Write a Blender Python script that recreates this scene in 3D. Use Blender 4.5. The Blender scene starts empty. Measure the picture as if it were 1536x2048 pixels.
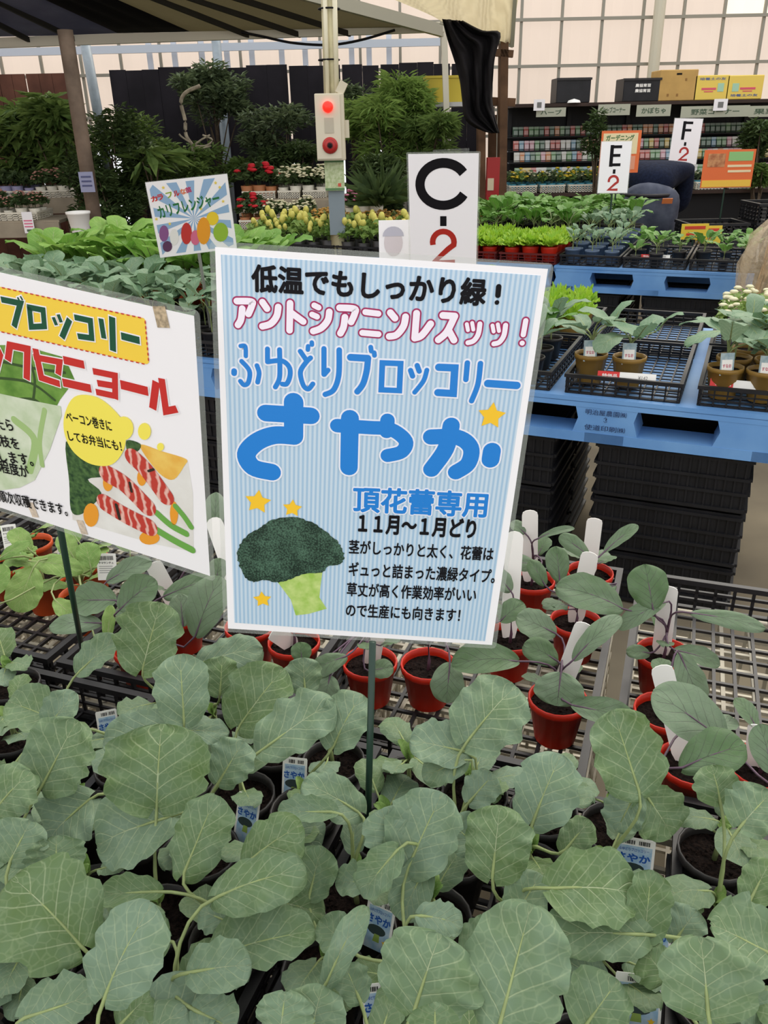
import bpy, bmesh, math, random
from mathutils import Vector, Matrix, Euler, noise

# ------------------------------------------------------------------ camera, world, sun, exposure
SC = bpy.context.scene
COL = SC.collection
FPX = 1640.0
TH, RO, CZ = math.radians(25.3), math.radians(1.2), 1.5
CAM = Vector((0, 0, CZ))
_f = Vector((0, math.cos(TH), -math.sin(TH)))
_u0 = Vector((0, math.sin(TH), math.cos(TH)))
_r0 = Vector((1, 0, 0))
_r = _r0*math.cos(RO) - _u0*math.sin(RO)
_u = _u0*math.cos(RO) + _r0*math.sin(RO)
cd = bpy.data.cameras.new('camera')
cam = bpy.data.objects.new('camera', cd)
COL.objects.link(cam)
cam.matrix_world = Matrix(((_r.x, _u.x, -_f.x, 0), (_r.y, _u.y, -_f.y, 0), (_r.z, _u.z, -_f.z, CZ), (0, 0, 0, 1)))
cd.sensor_fit = 'VERTICAL'
cd.sensor_height = 36
cd.lens = FPX/2048*36
cd.clip_start = 0.02
cd.clip_end = 200
SC.camera = cam
SC.view_settings.view_transform = 'Standard'
SC.view_settings.look = 'None'
SC.view_settings.gamma = 1
SC.view_settings.use_curve_mapping = False
SC.view_settings.exposure = 0.50
try:
    SC.cycles.use_denoising = True
    SC.cycles.max_bounces = 8
    SC.cycles.transparent_max_bounces = 12
except Exception:
    pass
W = bpy.data.worlds.new('world')
SC.world = W
W.use_nodes = True
wb = W.node_tree.nodes['Background']
wb.inputs[0].default_value = (0.975, 0.98, 1.0, 1)
wb.inputs[1].default_value = 1.0
sl = bpy.data.lights.new('sun', 'SUN')
sl.energy = 1.3
sl.angle = math.radians(35)
sl.color = (1.0, 0.93, 0.80)
sun = bpy.data.objects.new('sun', sl)
COL.objects.link(sun)
sun.rotation_euler = Vector((-0.45, -0.75, -0.9)).to_track_quat('-Z', 'Y').to_euler()

# ------------------------------------------------------------------ pixel to place
def ray(x, y):
    return _f*FPX + _r*(x-768) - _u*(y-1024)
def at_z(x, y, z):
    d = ray(x, y); return CAM + d*((z-CZ)/d.z)
def at_y(x, y, Y):
    d = ray(x, y); return CAM + d*(Y/d.y)
def at_d(x, y, D):
    return CAM + ray(x, y)*(D/FPX)
def depth(p):
    return (Vector(p)-CAM).dot(_f)

# ------------------------------------------------------------------ materials
MATS = {}
def lin(c):
    return tuple((x/255/12.92 if x/255 <= 0.04045 else ((x/255+0.055)/1.055)**2.4) for x in c)
def mat(name, rgb, rough=0.6, spec=0.4, emit=0.0, var=0.0, scale=20, metal=0.0, transl=0.0, alpha=1.0, rgb2=None, bump=0.0, coat=0.0):
    """procedural surface: base colour with optional noise variation towards rgb2"""
    if name in MATS: return MATS[name]
    m = bpy.data.materials.new(name); m.use_nodes = True
    nt = m.node_tree; b = nt.nodes['Principled BSDF']; out = nt.nodes['Material Output']
    c = lin(rgb)
    b.inputs['Base Color'].default_value = (*c, 1)
    b.inputs['Roughness'].default_value = rough
    b.inputs['Specular IOR Level'].default_value = spec
    b.inputs['Metallic'].default_value = metal
    b.inputs['Coat Weight'].default_value = coat
    if var > 0 or rgb2 or bump:
        tc = nt.nodes.new('ShaderNodeTexCoord'); nz = nt.nodes.new('ShaderNodeTexNoise')
        nz.inputs['Scale'].default_value = scale; nz.inputs['Detail'].default_value = 4
        nt.links.new(tc.outputs['Object'], nz.inputs['Vector'])
        if var > 0 or rgb2:
            cr = nt.nodes.new('ShaderNodeValToRGB')
            c2 = lin(rgb2) if rgb2 else tuple(max(0, x*(1-var)) for x in c)
            c1 = c if rgb2 else tuple(min(1, x*(1+var*0.6)) for x in c)
            cr.color_ramp.elements[0].color = (*c2, 1); cr.color_ramp.elements[0].position = 0.35
            cr.color_ramp.elements[1].color = (*c1, 1); cr.color_ramp.elements[1].position = 0.65
            nt.links.new(nz.outputs['Fac'], cr.inputs['Fac']); nt.links.new(cr.outputs['Color'], b.inputs['Base Color'])
        if bump:
            bp = nt.nodes.new('ShaderNodeBump'); bp.inputs['Strength'].default_value = bump; bp.inputs['Distance'].default_value = 0.01
            nt.links.new(nz.outputs['Fac'], bp.inputs['Height']); nt.links.new(bp.outputs['Normal'], b.inputs['Normal'])
    if emit:
        b.inputs['Emission Color'].default_value = (*c, 1); b.inputs['Emission Strength'].default_value = emit
    last = b.outputs[0]
    if transl:
        t = nt.nodes.new('ShaderNodeBsdfTranslucent'); t.inputs[0].default_value = (*c, 1)
        mx = nt.nodes.new('ShaderNodeMixShader'); mx.inputs[0].default_value = transl
        nt.links.new(last, mx.inputs[1]); nt.links.new(t.outputs[0], mx.inputs[2]); last = mx.outputs[0]
    if alpha < 1:
        t = nt.nodes.new('ShaderNodeBsdfTransparent')
        mx = nt.nodes.new('ShaderNodeMixShader'); mx.inputs[0].default_value = alpha
        nt.links.new(t.outputs[0], mx.inputs[1]); nt.links.new(last, mx.inputs[2]); last = mx.outputs[0]
    nt.links.new(last, out.inputs['Surface'])
    MATS[name] = m
    return m

def leafmat(name, base, vein, base2, edge=None, transl=0.25, rough=0.55, veinw=1.0):
    """leaf blade: midrib and side veins in the leaf's own UV, soft mottling, some light let through"""
    if name in MATS: return MATS[name]
    m = bpy.data.materials.new(name); m.use_nodes = True
    nt = m.node_tree; N = nt.nodes; L = nt.links
    b = N['Principled BSDF']; out = N['Material Output']
    uv = N.new('ShaderNodeUVMap'); sp = N.new('ShaderNodeSeparateXYZ'); L.new(uv.outputs[0], sp.inputs[0])
    def mth(op, a, c=None, d=None):
        n = N.new('ShaderNodeMath'); n.operation = op
        for i, v in enumerate((a, c, d)):
            if v is None: continue
            if isinstance(v, (int, float)): n.inputs[i].default_value = v
            else: L.new(v, n.inputs[i])
        return n.outputs[0]
    U = sp.outputs[0]; V = mth('ABSOLUTE', mth('SUBTRACT', mth('MULTIPLY', sp.outputs[1], 2.0), 1.0))
    obj = N.new('ShaderNodeTexCoord'); nz = N.new('ShaderNodeTexNoise'); nz.inputs['Scale'].default_value = 28; nz.inputs['Detail'].default_value = 4
    L.new(obj.outputs['Object'], nz.inputs['Vector'])
    # midrib
    mw = mth('MULTIPLY_ADD', U, -0.030*veinw, 0.036*veinw)
    mid = mth('SUBTRACT', 1.0, mth('SMOOTH_MIN', mth('DIVIDE', V, mw), 1.0, 0.2))
    mid = mth('MAXIMUM', mid, 0.0)
    # side veins: lines u = k/5 + 0.45*v^0.9
    s = mth('SUBTRACT', U, mth('MULTIPLY', mth('POWER', V, 0.85), 0.42))
    s = mth('ADD', s, mth('MULTIPLY', mth('SUBTRACT', nz.outputs['Fac'], 0.5), 0.06))
    fr = mth('PINGPONG', mth('MULTIPLY', s, 5.5), 0.5)
    sv = mth('MAXIMUM', mth('SUBTRACT', 1.0, mth('DIVIDE', fr, 0.075*veinw)), 0.0)
    sv = mth('MULTIPLY', sv, mth('SUBTRACT', 0.75, mth('MULTIPLY', V, 0.62)))
    # fine net
    vo = N.new('ShaderNodeTexVoronoi'); vo.feature = 'DISTANCE_TO_EDGE'; vo.inputs['Scale'].default_value = 95
    L.new(obj.outputs['Object'], vo.inputs['Vector'])
    net = mth('MULTIPLY', mth('MAXIMUM', mth('SUBTRACT', 1.0, mth('DIVIDE', vo.outputs['Distance'], 0.10)), 0.0), 0.10)
    fac = mth('MINIMUM', mth('ADD', mth('MAXIMUM', mth('MULTIPLY', mid, 0.9), mth('MULTIPLY', sv, 0.72)), net), 1.0)
    oi = N.new('ShaderNodeObjectInfo')
    mixf = mth('ADD', mth('MULTIPLY', oi.outputs['Random'], 0.85), mth('MULTIPLY', mth('SUBTRACT', nz.outputs['Fac'], 0.5), 1.3))
    c1 = N.new('ShaderNodeMix'); c1.data_type = 'RGBA'
    c1.inputs[6].default_value = (*lin(base), 1); c1.inputs[7].default_value = (*lin(base2), 1)
    L.new(mixf, c1.inputs[0])
    c2 = N.new('ShaderNodeMix'); c2.data_type = 'RGBA'; c2.inputs[7].default_value = (*lin(vein), 1)
    L.new(fac, c2.inputs[0]); L.new(c1.outputs[2], c2.inputs[6])
    L.new(c2.outputs[2], b.inputs['Base Color'])
    b.inputs['Roughness'].default_value = rough; b.inputs['Specular IOR Level'].default_value = 0.35
    bp = N.new('ShaderNodeBump'); bp.inputs['Strength'].default_value = 0.6; bp.inputs['Distance'].default_value = 0.002
    hh = mth('SUBTRACT', mth('MULTIPLY', nz.outputs['Fac'], 1.4), fac)
    L.new(hh, bp.inputs['Height']); L.new(bp.outputs[0], b.inputs['Normal'])
    t = N.new('ShaderNodeBsdfTranslucent'); L.new(c2.outputs[2], t.inputs[0])
    mx = N.new('ShaderNodeMixShader'); mx.inputs[0].default_value = transl
    L.new(b.outputs[0], mx.inputs[1]); L.new(t.outputs[0], mx.inputs[2]); L.new(mx.outputs[0], out.inputs[0])
    MATS[name] = m
    return m

# ------------------------------------------------------------------ mesh helpers
class MB:
    def __init__(s): s.v = []; s.f = []; s.m = []; s.uv = None
    def quad(s, a, b, c, d, mi=0):
        n = len(s.v); s.v += [tuple(a), tuple(b), tuple(c), tuple(d)]; s.f.append((n, n+1, n+2, n+3)); s.m.append(mi)
    def poly(s, pts, mi=0):
        n = len(s.v); s.v += [tuple(p) for p in pts]; s.f.append(tuple(range(n, n+len(pts)))); s.m.append(mi)
    def box(s, c, d, mi=0, R=None):
        n = len(s.v); hx, hy, hz = d[0]/2, d[1]/2, d[2]/2
        for sx, sy, sz in ((-1,-1,-1),(1,-1,-1),(1,1,-1),(-1,1,-1),(-1,-1,1),(1,-1,1),(1,1,1),(-1,1,1)):
            p = Vector((sx*hx, sy*hy, sz*hz))
            if R is not None: p = R @ p
            s.v.append(tuple(p+Vector(c)))
        for f in ((0,3,2,1),(4,5,6,7),(0,1,5,4),(1,2,6,5),(2,3,7,6),(3,0,4,7)):
            s.f.append(tuple(n+i for i in f)); s.m.append(mi)
    def bar(s, a, b, w, t=None, mi=0):
        """box beam from a to b, w wide, t thick"""
        a = Vector(a); b = Vector(b); d = b-a; L = d.length
        if L < 1e-6: return
        R = d.to_track_quat('Y', 'Z').to_matrix()
        s.box((a+b)/2, (w, L, t or w), mi, R)
    def tube(s, pts, rad, n=8, mi=0, cap=True):
        pts = [Vector(p) for p in pts]; k0 = len(s.v)
        if not isinstance(rad, (list, tuple)): rad = [rad]*len(pts)
        for i, p in enumerate(pts):
            d = (pts[min(i+1, len(pts)-1)]-pts[max(i-1, 0)])
            if d.length < 1e-9: d = Vector((0, 0, 1))
            R = d.to_track_quat('Z', 'X').to_matrix()
            for j in range(n):
                a = 2*math.pi*j/n
                s.v.append(tuple(p + R @ Vector((math.cos(a)*rad[i], math.sin(a)*rad[i], 0))))
        for i in range(len(pts)-1):
            for j in range(n):
                s.f.append((k0+i*n+j, k0+i*n+(j+1)%n, k0+(i+1)*n+(j+1)%n, k0+(i+1)*n+j)); s.m.append(mi)
        if cap:
            s.f.append(tuple(k0+j for j in reversed(range(n)))); s.m.append(mi)
            s.f.append(tuple(k0+(len(pts)-1)*n+j for j in range(n))); s.m.append(mi)
    def lathe(s, prof, n=16, c=(0, 0, 0), mi=0):
        k0 = len(s.v)
        for (r, z) in prof:
            for j in range(n):
                a = 2*math.pi*j/n; s.v.append((c[0]+r*math.cos(a), c[1]+r*math.sin(a), c[2]+z))
        for i in range(len(prof)-1):
            for j in range(n):
                s.f.append((k0+i*n+j, k0+i*n+(j+1)%n, k0+(i+1)*n+(j+1)%n, k0+(i+1)*n+j)); s.m.append(mi)
    def build(s, name, mats, parent=None, smooth=False):
        me = bpy.data.meshes.new(name); me.from_pydata(s.v, [], s.f)
        if not isinstance(mats, (list, tuple)): mats = [mats]
        for m_ in mats: me.materials.append(m_)
        if len(mats) > 1: me.polygons.foreach_set('material_index', s.m)
        if s.uv:
            ul = me.uv_layers.new(name='UVMap')
            flat = []
            for f in s.f:
                for i in f: flat += list(s.uv[i])
            ul.data.foreach_set('uv', flat)
        if smooth: me.polygons.foreach_set('use_smooth', [True]*len(me.polygons))
        me.update()
        return link(name, me, parent)

def link(name, data, parent=None, loc=None):
    o = bpy.data.objects.new(name, data); COL.objects.link(o)
    if parent: o.parent = parent
    if loc is not None: o.location = loc
    return o
def tag(o, label=None, cat=None, group=None, kind=None):
    if label: o['label'] = label
    if cat: o['category'] = cat
    if group: o['group'] = group
    if kind: o['kind'] = kind
    return o
def thing(name, label, cat, loc=(0, 0, 0), rz=0, group=None):
    o = bpy.data.objects.new(name, None); COL.objects.link(o); o.empty_display_size = 0.05
    o.location = loc; o.rotation_euler = (0, 0, rz)
    return tag(o, label, cat, group)
def copy_tree(o, parent=None):
    c = o.copy(); COL.objects.link(c); c.parent = parent
    for ch in o.children: copy_tree(ch, c)
    return c
def dup(o, label, loc, rz=None, group=None, sc=None):
    c = copy_tree(o); c.location = loc; c['label'] = label
    if rz is not None: c.rotation_euler = (0, 0, rz)
    if group: c['group'] = group
    if sc: c.scale = (sc, sc, sc)
    return c
ORD = ['first','second','third','fourth','fifth','sixth','seventh','eighth','ninth','tenth','eleventh','twelfth','thirteenth','fourteenth','fifteenth','sixteenth','seventeenth','eighteenth','nineteenth','twentieth']
def nth(i):
    if i < 20: return ORD[i]
    tens = {2:'twenty',3:'thirty',4:'forty',5:'fifty',6:'sixty',7:'seventy'}
    n = i+1; t, u_ = divmod(n, 10)
    if u_: return tens[t]+'-'+ORD[u_-1]
    return {2:'twentieth',3:'thirtieth',4:'fortieth',5:'fiftieth',6:'sixtieth',7:'seventieth'}[t]
# directions of the trays (table) and of the pallet rows
YT = math.radians(-20); YP = math.radians(-23.5)
def T(a, b, z=0.0):
    c, s_ = math.cos(YT), math.sin(YT); return Vector((a*c - b*s_, a*s_ + b*c, z))
def TI(p):
    c, s_ = math.cos(YT), math.sin(YT); return (p[0]*c + p[1]*s_, -p[0]*s_ + p[1]*c)

# ------------------------------------------------------------------ materials used all over
white_paper = mat('white_paper', (250, 247, 248), 0.45)
black_ink = mat('black_ink', (20, 18, 22), 0.6, 0.15)
red_ink = mat('red_ink', (176, 42, 32), 0.4)
film = mat('laminate_film', (200, 205, 196), 0.3, 0.4, alpha=0.16)
blk = mat('black_plastic', (38, 36, 37), 0.45, 0.4, var=0.25, scale=30)
blk2 = mat('black_crate_plastic', (27, 27, 30), 0.5, 0.35, var=0.3, scale=12)
potblk = mat('black_pot_plastic', (52, 49, 48), 0.4, 0.4, var=0.2)
potred = mat('red_pot_plastic', (206, 44, 22), 0.4, 0.4, var=0.12, transl=0.15)
potora = mat('orange_pot_plastic', (214, 88, 36), 0.45, 0.4, transl=0.15)
soil = mat('potting_soil', (38, 28, 24), 0.95, 0.1, scale=220, rgb2=(16, 11, 10), bump=0.8)
cream_pl = mat('cream_plastic', (226, 220, 202), 0.5, 0.3)
white_lab = mat('white_label_plastic', (246, 243, 236), 0.5, 0.3)
green_stake = mat('green_stake_coating', (34, 58, 46), 0.4)
brass = leafmat('broccoli_leaf', (119, 142, 117), (206, 218, 174), (97, 122, 72))
cabb = leafmat('cabbage_leaf', (118, 138, 110), (98, 90, 92), (84, 112, 70), veinw=0.8)
greenl = leafmat('light_green_leaf', (140, 168, 92), (200, 214, 148), (104, 142, 66))
stemg = mat('green_stalk', (146, 160, 104), 0.5, var=0.15, scale=60, transl=0.1)
stemp = mat('purple_stalk', (92, 70, 86), 0.5, var=0.2, scale=60)

# ------------------------------------------------------------------ flat prints on signs
class Plane:
    """a sign's face: local x right, y up, z towards the reader"""
    def __init__(s, rot, loc):
        s.R = Euler(rot, 'XYZ').to_matrix(); s.T = Vector(loc); s.n = s.R.col[2]
        s.rot = rot
    def L(s, x, y):
        d = ray(x, y); t = ((s.T-CAM).dot(s.n))/d.dot(s.n)
        q = s.R.transposed() @ (CAM + d*t - s.T)
        return Vector((q.x, q.y, 0))
def sign_root(name, label, cat, pl, group=None):
    o = thing(name, label, cat, pl.T, 0, group); o.rotation_euler = Euler(pl.rot, 'XYZ'); return o
def flat(name, pts, z, m, parent, smooth_closed=False):
    if smooth_closed: pts = spline(pts, True, 5)
    mb = MB(); mb.poly([(p[0], p[1], z) for p in pts]); return mb.build(name, m, parent)
def spline(P, closed=False, k=6):
    P = [Vector((p[0], p[1], p[2] if len(p) > 2 else 0)) for p in P]; n = len(P); out = []
    if n < 3 and not closed: return P
    rng = range(n) if closed else range(n-1)
    for i in rng:
        if closed: a, b, c, d = P[i-1], P[i], P[(i+1) % n], P[(i+2) % n]
        else: a, b, c, d = P[max(i-1, 0)], P[i], P[i+1], P[min(i+2, n-1)]
        for j in range(k):
            t = j/k
            out.append(0.5*((2*b)+(c-a)*t+(2*a-5*b+4*c-d)*t*t+(-a+3*b-3*c+d)*t**3))
    if not closed: out.append(P[-1])
    return out
def ribbons(name, strokes, z, m, parent, grow=0.0, rnd=True):
    """strokes: list of (points in local coords, width, curved); each stroke is one strip with round or butt ends"""
    mb = MB()
    for si, (pts, w, cv) in enumerate(strokes):
        P = [Vector((p[0], p[1], 0)) for p in pts]
        closed = len(P) > 3 and (P[0]-P[-1]).length < 1e-9
        if cv and len(P) > 2: P = spline(P, False, 6)
        h = w/2+grow; zz = z+si*8e-6; n = len(P); Lf = []; Rt = []
        if closed: P = P[:-1]; n -= 1
        for i in range(n):
            if closed: d1 = (P[i]-P[i-1]).normalized(); d2 = (P[(i+1) % n]-P[i]).normalized()
            else:
                d1 = (P[i]-P[max(i-1, 0)]) if i > 0 else P[1]-P[0]; d2 = (P[min(i+1, n-1)]-P[i]) if i < n-1 else P[-1]-P[-2]
                d1 = d1.normalized(); d2 = d2.normalized()
            t = (d1+d2)
            t = t.normalized() if t.length > 1e-3 else d1
            nn = Vector((-t.y, t.x, 0)); k = 1/max(0.5, nn.dot(Vector((-d1.y, d1.x, 0))))
            c = P[i].copy()
            if not rnd and not closed:
                if i == 0: c -= d2*grow
                if i == n-1: c += d1*grow
            Lf.append(c+nn*h*k); Rt.append(c-nn*h*k)
        for i in range(n if closed else n-1):
            j = (i+1) % n
            mb.quad(*[(q.x, q.y, zz) for q in (Rt[i], Rt[j], Lf[j], Lf[i])])
        if rnd and not closed:
            for c, d in ((P[0], P[0]-P[1]), (P[-1], P[-1]-P[-2])):
                a0 = math.atan2(d.y, d.x)-math.pi/2
                mb.poly([(c.x+h*math.cos(a0+k*math.pi/10), c.y+h*math.sin(a0+k*math.pi/10), zz) for k in range(11)])
    return mb.build(name, m, parent)
_txt = {}
def text_mesh(s, off):
    key = (s, off)
    if key in _txt: return _txt[key]
    cu = bpy.data.curves.new('lettering', 'FONT'); cu.body = s; cu.size = 1.0; cu.offset = off; cu.resolution_u = 3
    o = bpy.data.objects.new('lettering', cu); COL.objects.link(o)
    dg = bpy.context.evaluated_depsgraph_get(); dg.update()
    me = bpy.data.meshes.new_from_object(o.evaluated_get(dg))
    bpy.data.objects.remove(o); bpy.data.curves.remove(cu)
    vs = [v.co.copy() for v in me.vertices]; fs = [tuple(p.vertices) for p in me.polygons]
    bpy.data.meshes.remove(me)
    _txt[key] = (vs, fs); return _txt[key]
def text(name, s, p0, p1, h, z, m, parent, off=0.0, ref=None):
    """the words s from p0 (bottom left) to p1 (bottom right), glyphs h high, in the sign's own plane; off thickens the strokes"""
    vs, fs = text_mesh(s, 0)
    if not vs: return None
    x0 = min(v.x for v in vs); x1 = max(v.x for v in vs); y0 = min(v.y for v in vs); y1 = max(v.y for v in vs)
    p0 = Vector((p0[0], p0[1], 0)); p1 = Vector((p1[0], p1[1], 0)); d = p1-p0; ex = d.normalized(); ey = Vector((-ex.y, ex.x, 0))
    sx = d.length/(x1-x0); sy = h/(y1-y0); V = []; F = []
    n = 1 if off <= 0 else (6 if off < 0.03 else 10)
    for k in range(n):
        a = 2*math.pi*k/n; o = ex*(off*sx*math.cos(a))+ey*(off*sy*math.sin(a)) if off > 0 else Vector((0, 0, 0)); n0 = len(V)
        V += [tuple(p0+ex*((v.x-x0)*sx)+ey*((v.y-y0)*sy)+o+Vector((0, 0, z+k*6e-6))) for v in vs]
        F += [tuple(i+n0 for i in f) for f in fs]
    me = bpy.data.meshes.new(name)
    me.from_pydata(V, [], F)
    me.materials.append(m); me.update()
    return link(name, me, parent)
def star_pts(c, r, rot=0.0, inner=0.5):
    out = []
    for k in range(10):
        a = math.pi/2+rot+k*math.pi/5; q = r if k % 2 == 0 else r*inner
        out.append((c[0]+q*math.cos(a), c[1]+q*math.sin(a)))
    return out
def roundrect(x0, y0, x1, y1, r, n=4):
    out = []
    for cx, cy, a0 in ((x1-r, y0+r, -90), (x1-r, y1-r, 0), (x0+r, y1-r, 90), (x0+r, y0+r, 180)):
        for k in range(n+1):
            a = math.radians(a0+90*k/n); out.append((cx+r*math.cos(a), cy+r*math.sin(a)))
    return out
def slab(name, pts, z0, z1, m, parent):
    """extruded flat sheet"""
    mb = MB(); n = len(pts)
    mb.poly([(p[0], p[1], z1) for p in pts]); mb.poly([(p[0], p[1], z0) for p in reversed(pts)])
    for i in range(n):
        a, b = pts[i], pts[(i+1) % n]; mb.quad((a[0], a[1], z0), (b[0], b[1], z0), (b[0], b[1], z1), (a[0], a[1], z1))
    return mb.build(name, m, parent)
def stake(pl, root, top_px, bot, rad=0.004, m=None, zoff=-0.004, world_top=None):
    """a rod in world space, parented to the sign"""
    inv = pl.R.transposed()
    a = pl.R @ (pl.L(*top_px)+Vector((0, 0, zoff)))+pl.T if world_top is None else Vector(world_top)
    mb = MB(); mb.tube([inv @ (a-pl.T), inv @ (Vector(bot)-pl.T)], rad, 10)
    return mb.build('stake', m or green_stake, root, True)


# ------------------------------------------------------------------ room shell
def struct(o): o['kind'] = 'structure'; return o
conc = mat('concrete_floor', (128, 118, 98), 0.85, 0.2, scale=1.6, rgb2=(98, 90, 76), bump=0.2)
mb = MB(); mb.box((0.5, 4.5, -0.05), (14, 16, 0.1)); struct(mb.build('floor', conc))
# back wall: translucent sheets in a steel grid
WY = 10.0
steel = mat('grey_steel', (150, 146, 132), 0.5, 0.4); galv = mat('galvanised_pole', (150, 162, 170), 0.4, 0.5, var=0.1)
sheet = mat('translucent_sheet', (214, 198, 184), 0.6, 0.2, transl=0.72, scale=0.9, var=0.2)
sheet2 = mat('backlit_tint_sheet', (252, 240, 216), 0.6, 0.2, transl=0.8, scale=1.2, var=0.05)  # same sheeting in a paler colour: stronger daylight at upper right painted in
wall = struct(thing('wall_back', 'greenhouse wall of pale translucent sheets in a steel grid', 'wall', (0, WY, 0)))
del wall['category']
xs = [1.55+0.425*i for i in range(-17, 10)]
zs = [0.0, 0.45, 0.90, 1.36, 1.62, 2.03, 2.46, 2.90, 3.35, 3.8]
bar = None
for i in range(len(xs)-1):
    for j in range(len(zs)-1):
        if j < 3 and xs[i] < 1.0: continue      # lower part is behind the black fence
        mb = MB(); w_ = xs[i+1]-xs[i]; h_ = zs[j+1]-zs[j]
        # shallow corrugation
        n = 4
        for k in range(n):
            x0 = xs[i]+w_*k/n; x1 = xs[i]+w_*(k+1)/n; d0 = 0.006*(k % 2); d1 = 0.006*((k+1) % 2)
            mb.quad((x0, d0, zs[j]), (x1, d1, zs[j]), (x1, d1, zs[j+1]), (x0, d0, zs[j+1]))
        mb.build('pane', sheet2 if (xs[i] > 2.7 and j >= 7) or (xs[i] > 3.6 and j >= 6) else sheet, wall)
for x in xs:
    mb = MB(); mb.box((x, -0.03, 1.9), (0.028, 0.03, 3.8)); mb.build('mullion', steel, wall)
for z in zs[1:]:
    mb = MB(); mb.box((-1.2, -0.05, z), (13, 0.03, 0.03)); mb.build('rail', steel, wall)
mb = MB(); xc = at_y(1315, 60, WY-0.15).x; mb.tube([Vector((xc, -0.15, 3.7)), Vector((xc, -0.15, 0))], 0.06, 12); mb.build('column', mat('cream_column', (206, 200, 178), 0.5), wall)
for nm, x, lbl in (('wall_left', -6.4, 'left'), ('wall_right', 6.6, 'right')):
    mb = MB(); mb.box((x, 4.3, 1.5), (0.04, 11.4, 3.0)); struct(mb.build(nm, sheet))
# long cross rail in front of the left part of the wall, and slanting roof glazing bars
mb = MB(); mb.bar(at_y(-40, 106, 9.6), at_y(880, 84, 9.6), 0.05, 0.07); struct(mb.build('trim_1', mat('pale_blue_rail', (196, 204, 214), 0.5)))
for i, x in enumerate((295, 345, 400, 450, 500, 560, 607, 700, 735, 775)):
    a = at_y(x, 60, 9.75); b = at_y(x+6, 140, 9.75); mb = MB(); mb.box(((a+b)/2), (0.055, 0.03, abs(a.z-b.z)+0.3)); struct(mb.build('trim_%d' % (i+2), mat('white_mullion', (214, 220, 230), 0.5)))

# ------------------------------------------------------------------ black board fence and brown board fence
fence_b = mat('black_fence_board', (32, 29, 34), 0.8, 0.2, scale=3, var=0.35)
fence_br = mat('brown_fence_board', (96, 62, 50), 0.75, 0.2, scale=4, var=0.3)
t = thing('board_fence', 'tall black board fence with narrow gaps behind the shrubs', 'fence', (0, 9.2, 0))
x = -2.62; rg = random.Random(4)
while x < 1.0:
    w_ = rg.choice((0.16, 0.18, 0.2)); zt = 2.04+rg.uniform(-0.015, 0.015)
    gap = 0.0015 if rg.random() < 0.82 else 0.02
    mb = MB(); mb.box((x+w_/2, rg.uniform(-0.004, 0.004), zt/2), (w_, 0.02, zt)); mb.build('board', fence_b, t); x += w_+gap
for z in (0.5, 1.3):
    mb = MB(); mb.box((-0.8, 0.03, z), (3.7, 0.04, 0.07)); mb.build('rail', fence_b, t)
for x in (-2.6, -1.4, -0.2, 0.98):
    mb = MB(); mb.box((x, 0.08, 1.0), (0.07, 0.07, 2.0)); mb.build('post', fence_b, t)
t = thing('board_fence', 'reddish brown board fence at the upper left behind tall plants', 'fence', (0, 8.9, 0))
x = -5.6
while x < -2.95:
    w_ = 0.12; mb = MB(); mb.box((x+w_/2, rg.uniform(-0.004, 0.004), 1.0), (w_, 0.02, 2.0)); mb.build('board', fence_br, t); x += w_+rg.choice((0.004, 0.004, 0.016))
mb = MB(); mb.box((-4.3, 0.03, 0.6), (2.7, 0.04, 0.07)); mb.box((-4.3, 0.03, 1.7), (2.7, 0.04, 0.07)); mb.build('rail', fence_br, t)

# ------------------------------------------------------------------ canopy: beam, ribs, dark shade cloth
def cz(Y): return 2.235+0.22*(8-Y)
def cany(px_bot, px_top, w=0.0):
    """line on the canopy plane through a pixel on the beam and a pixel at the picture's top, run on towards the viewer"""
    a = at_y(px_bot[0], px_bot[1], 8.0); a.z = cz(8)
    d = ray(*px_top); b = CAM+d*(2.495/(d.z+0.22*d.y))
    d = (b-a)/(b.y-a.y); c = a+d*(5.6-a.y); c.z = cz(5.6); return a, c
can = thing('shade_canopy', 'flat canopy of black and grey shade cloth with a cream front beam', 'canopy', (0, 0, 0))
L0 = cany((-330, 95), (-420, 0)); L1 = cany((240, 68), (95, 0)); L2 = cany((385, 62), (240, 0)); L3 = cany((885, 50), (690, 0))
def clothq(name, A, B, m, n=14, sag=0.03):
    mb = MB()
    for i in range(n+1):
        for j in range(n+1):
            u, v = i/n, j/n
            p = (A[0].lerp(A[1], v)).lerp(B[0].lerp(B[1], v), u); p.z -= sag*math.sin(math.pi*((u*3) % 1))*math.sin(math.pi*v)
            mb.v.append(tuple(p))
    for i in range(n):
        for j in range(n): a = i*(n+1)+j; mb.f.append((a, a+1, a+n+2, a+n+1)); mb.m.append(0)
    o = mb.build(name, m, can, True); s_ = o.modifiers.new('thick', 'SOLIDIFY'); s_.thickness = 0.006; return o
clothq('grey_cloth', L0, L1, mat('grey_shade_cloth', (112, 112, 124), 0.9, 0.1, transl=0.5, scale=2, var=0.5))
clothq('black_cloth', L1, L2, mat('black_shade_cloth', (22, 20, 22), 0.9, 0.1))
clothq('olive_cloth', L2, L3, mat('olive_shade_cloth', (138, 132, 112), 0.9, 0.1, transl=0.75, scale=2, var=0.3))
for A in (cany((500, 60), (345, 0)), cany((600, 60), (425, 0)), cany((700, 58), (520, 0)), cany((60, 72), (-80, 0)), cany((150, 70), (10, 0))):
    mb = MB(); mb.bar(A[0]-Vector((0, 0, 0.04)), A[1]-Vector((0, 0, 0.03)), 0.022, 0.04); mb.build('rib', mat('dark_rib', (40, 38, 34), 0.7), can)
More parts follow.
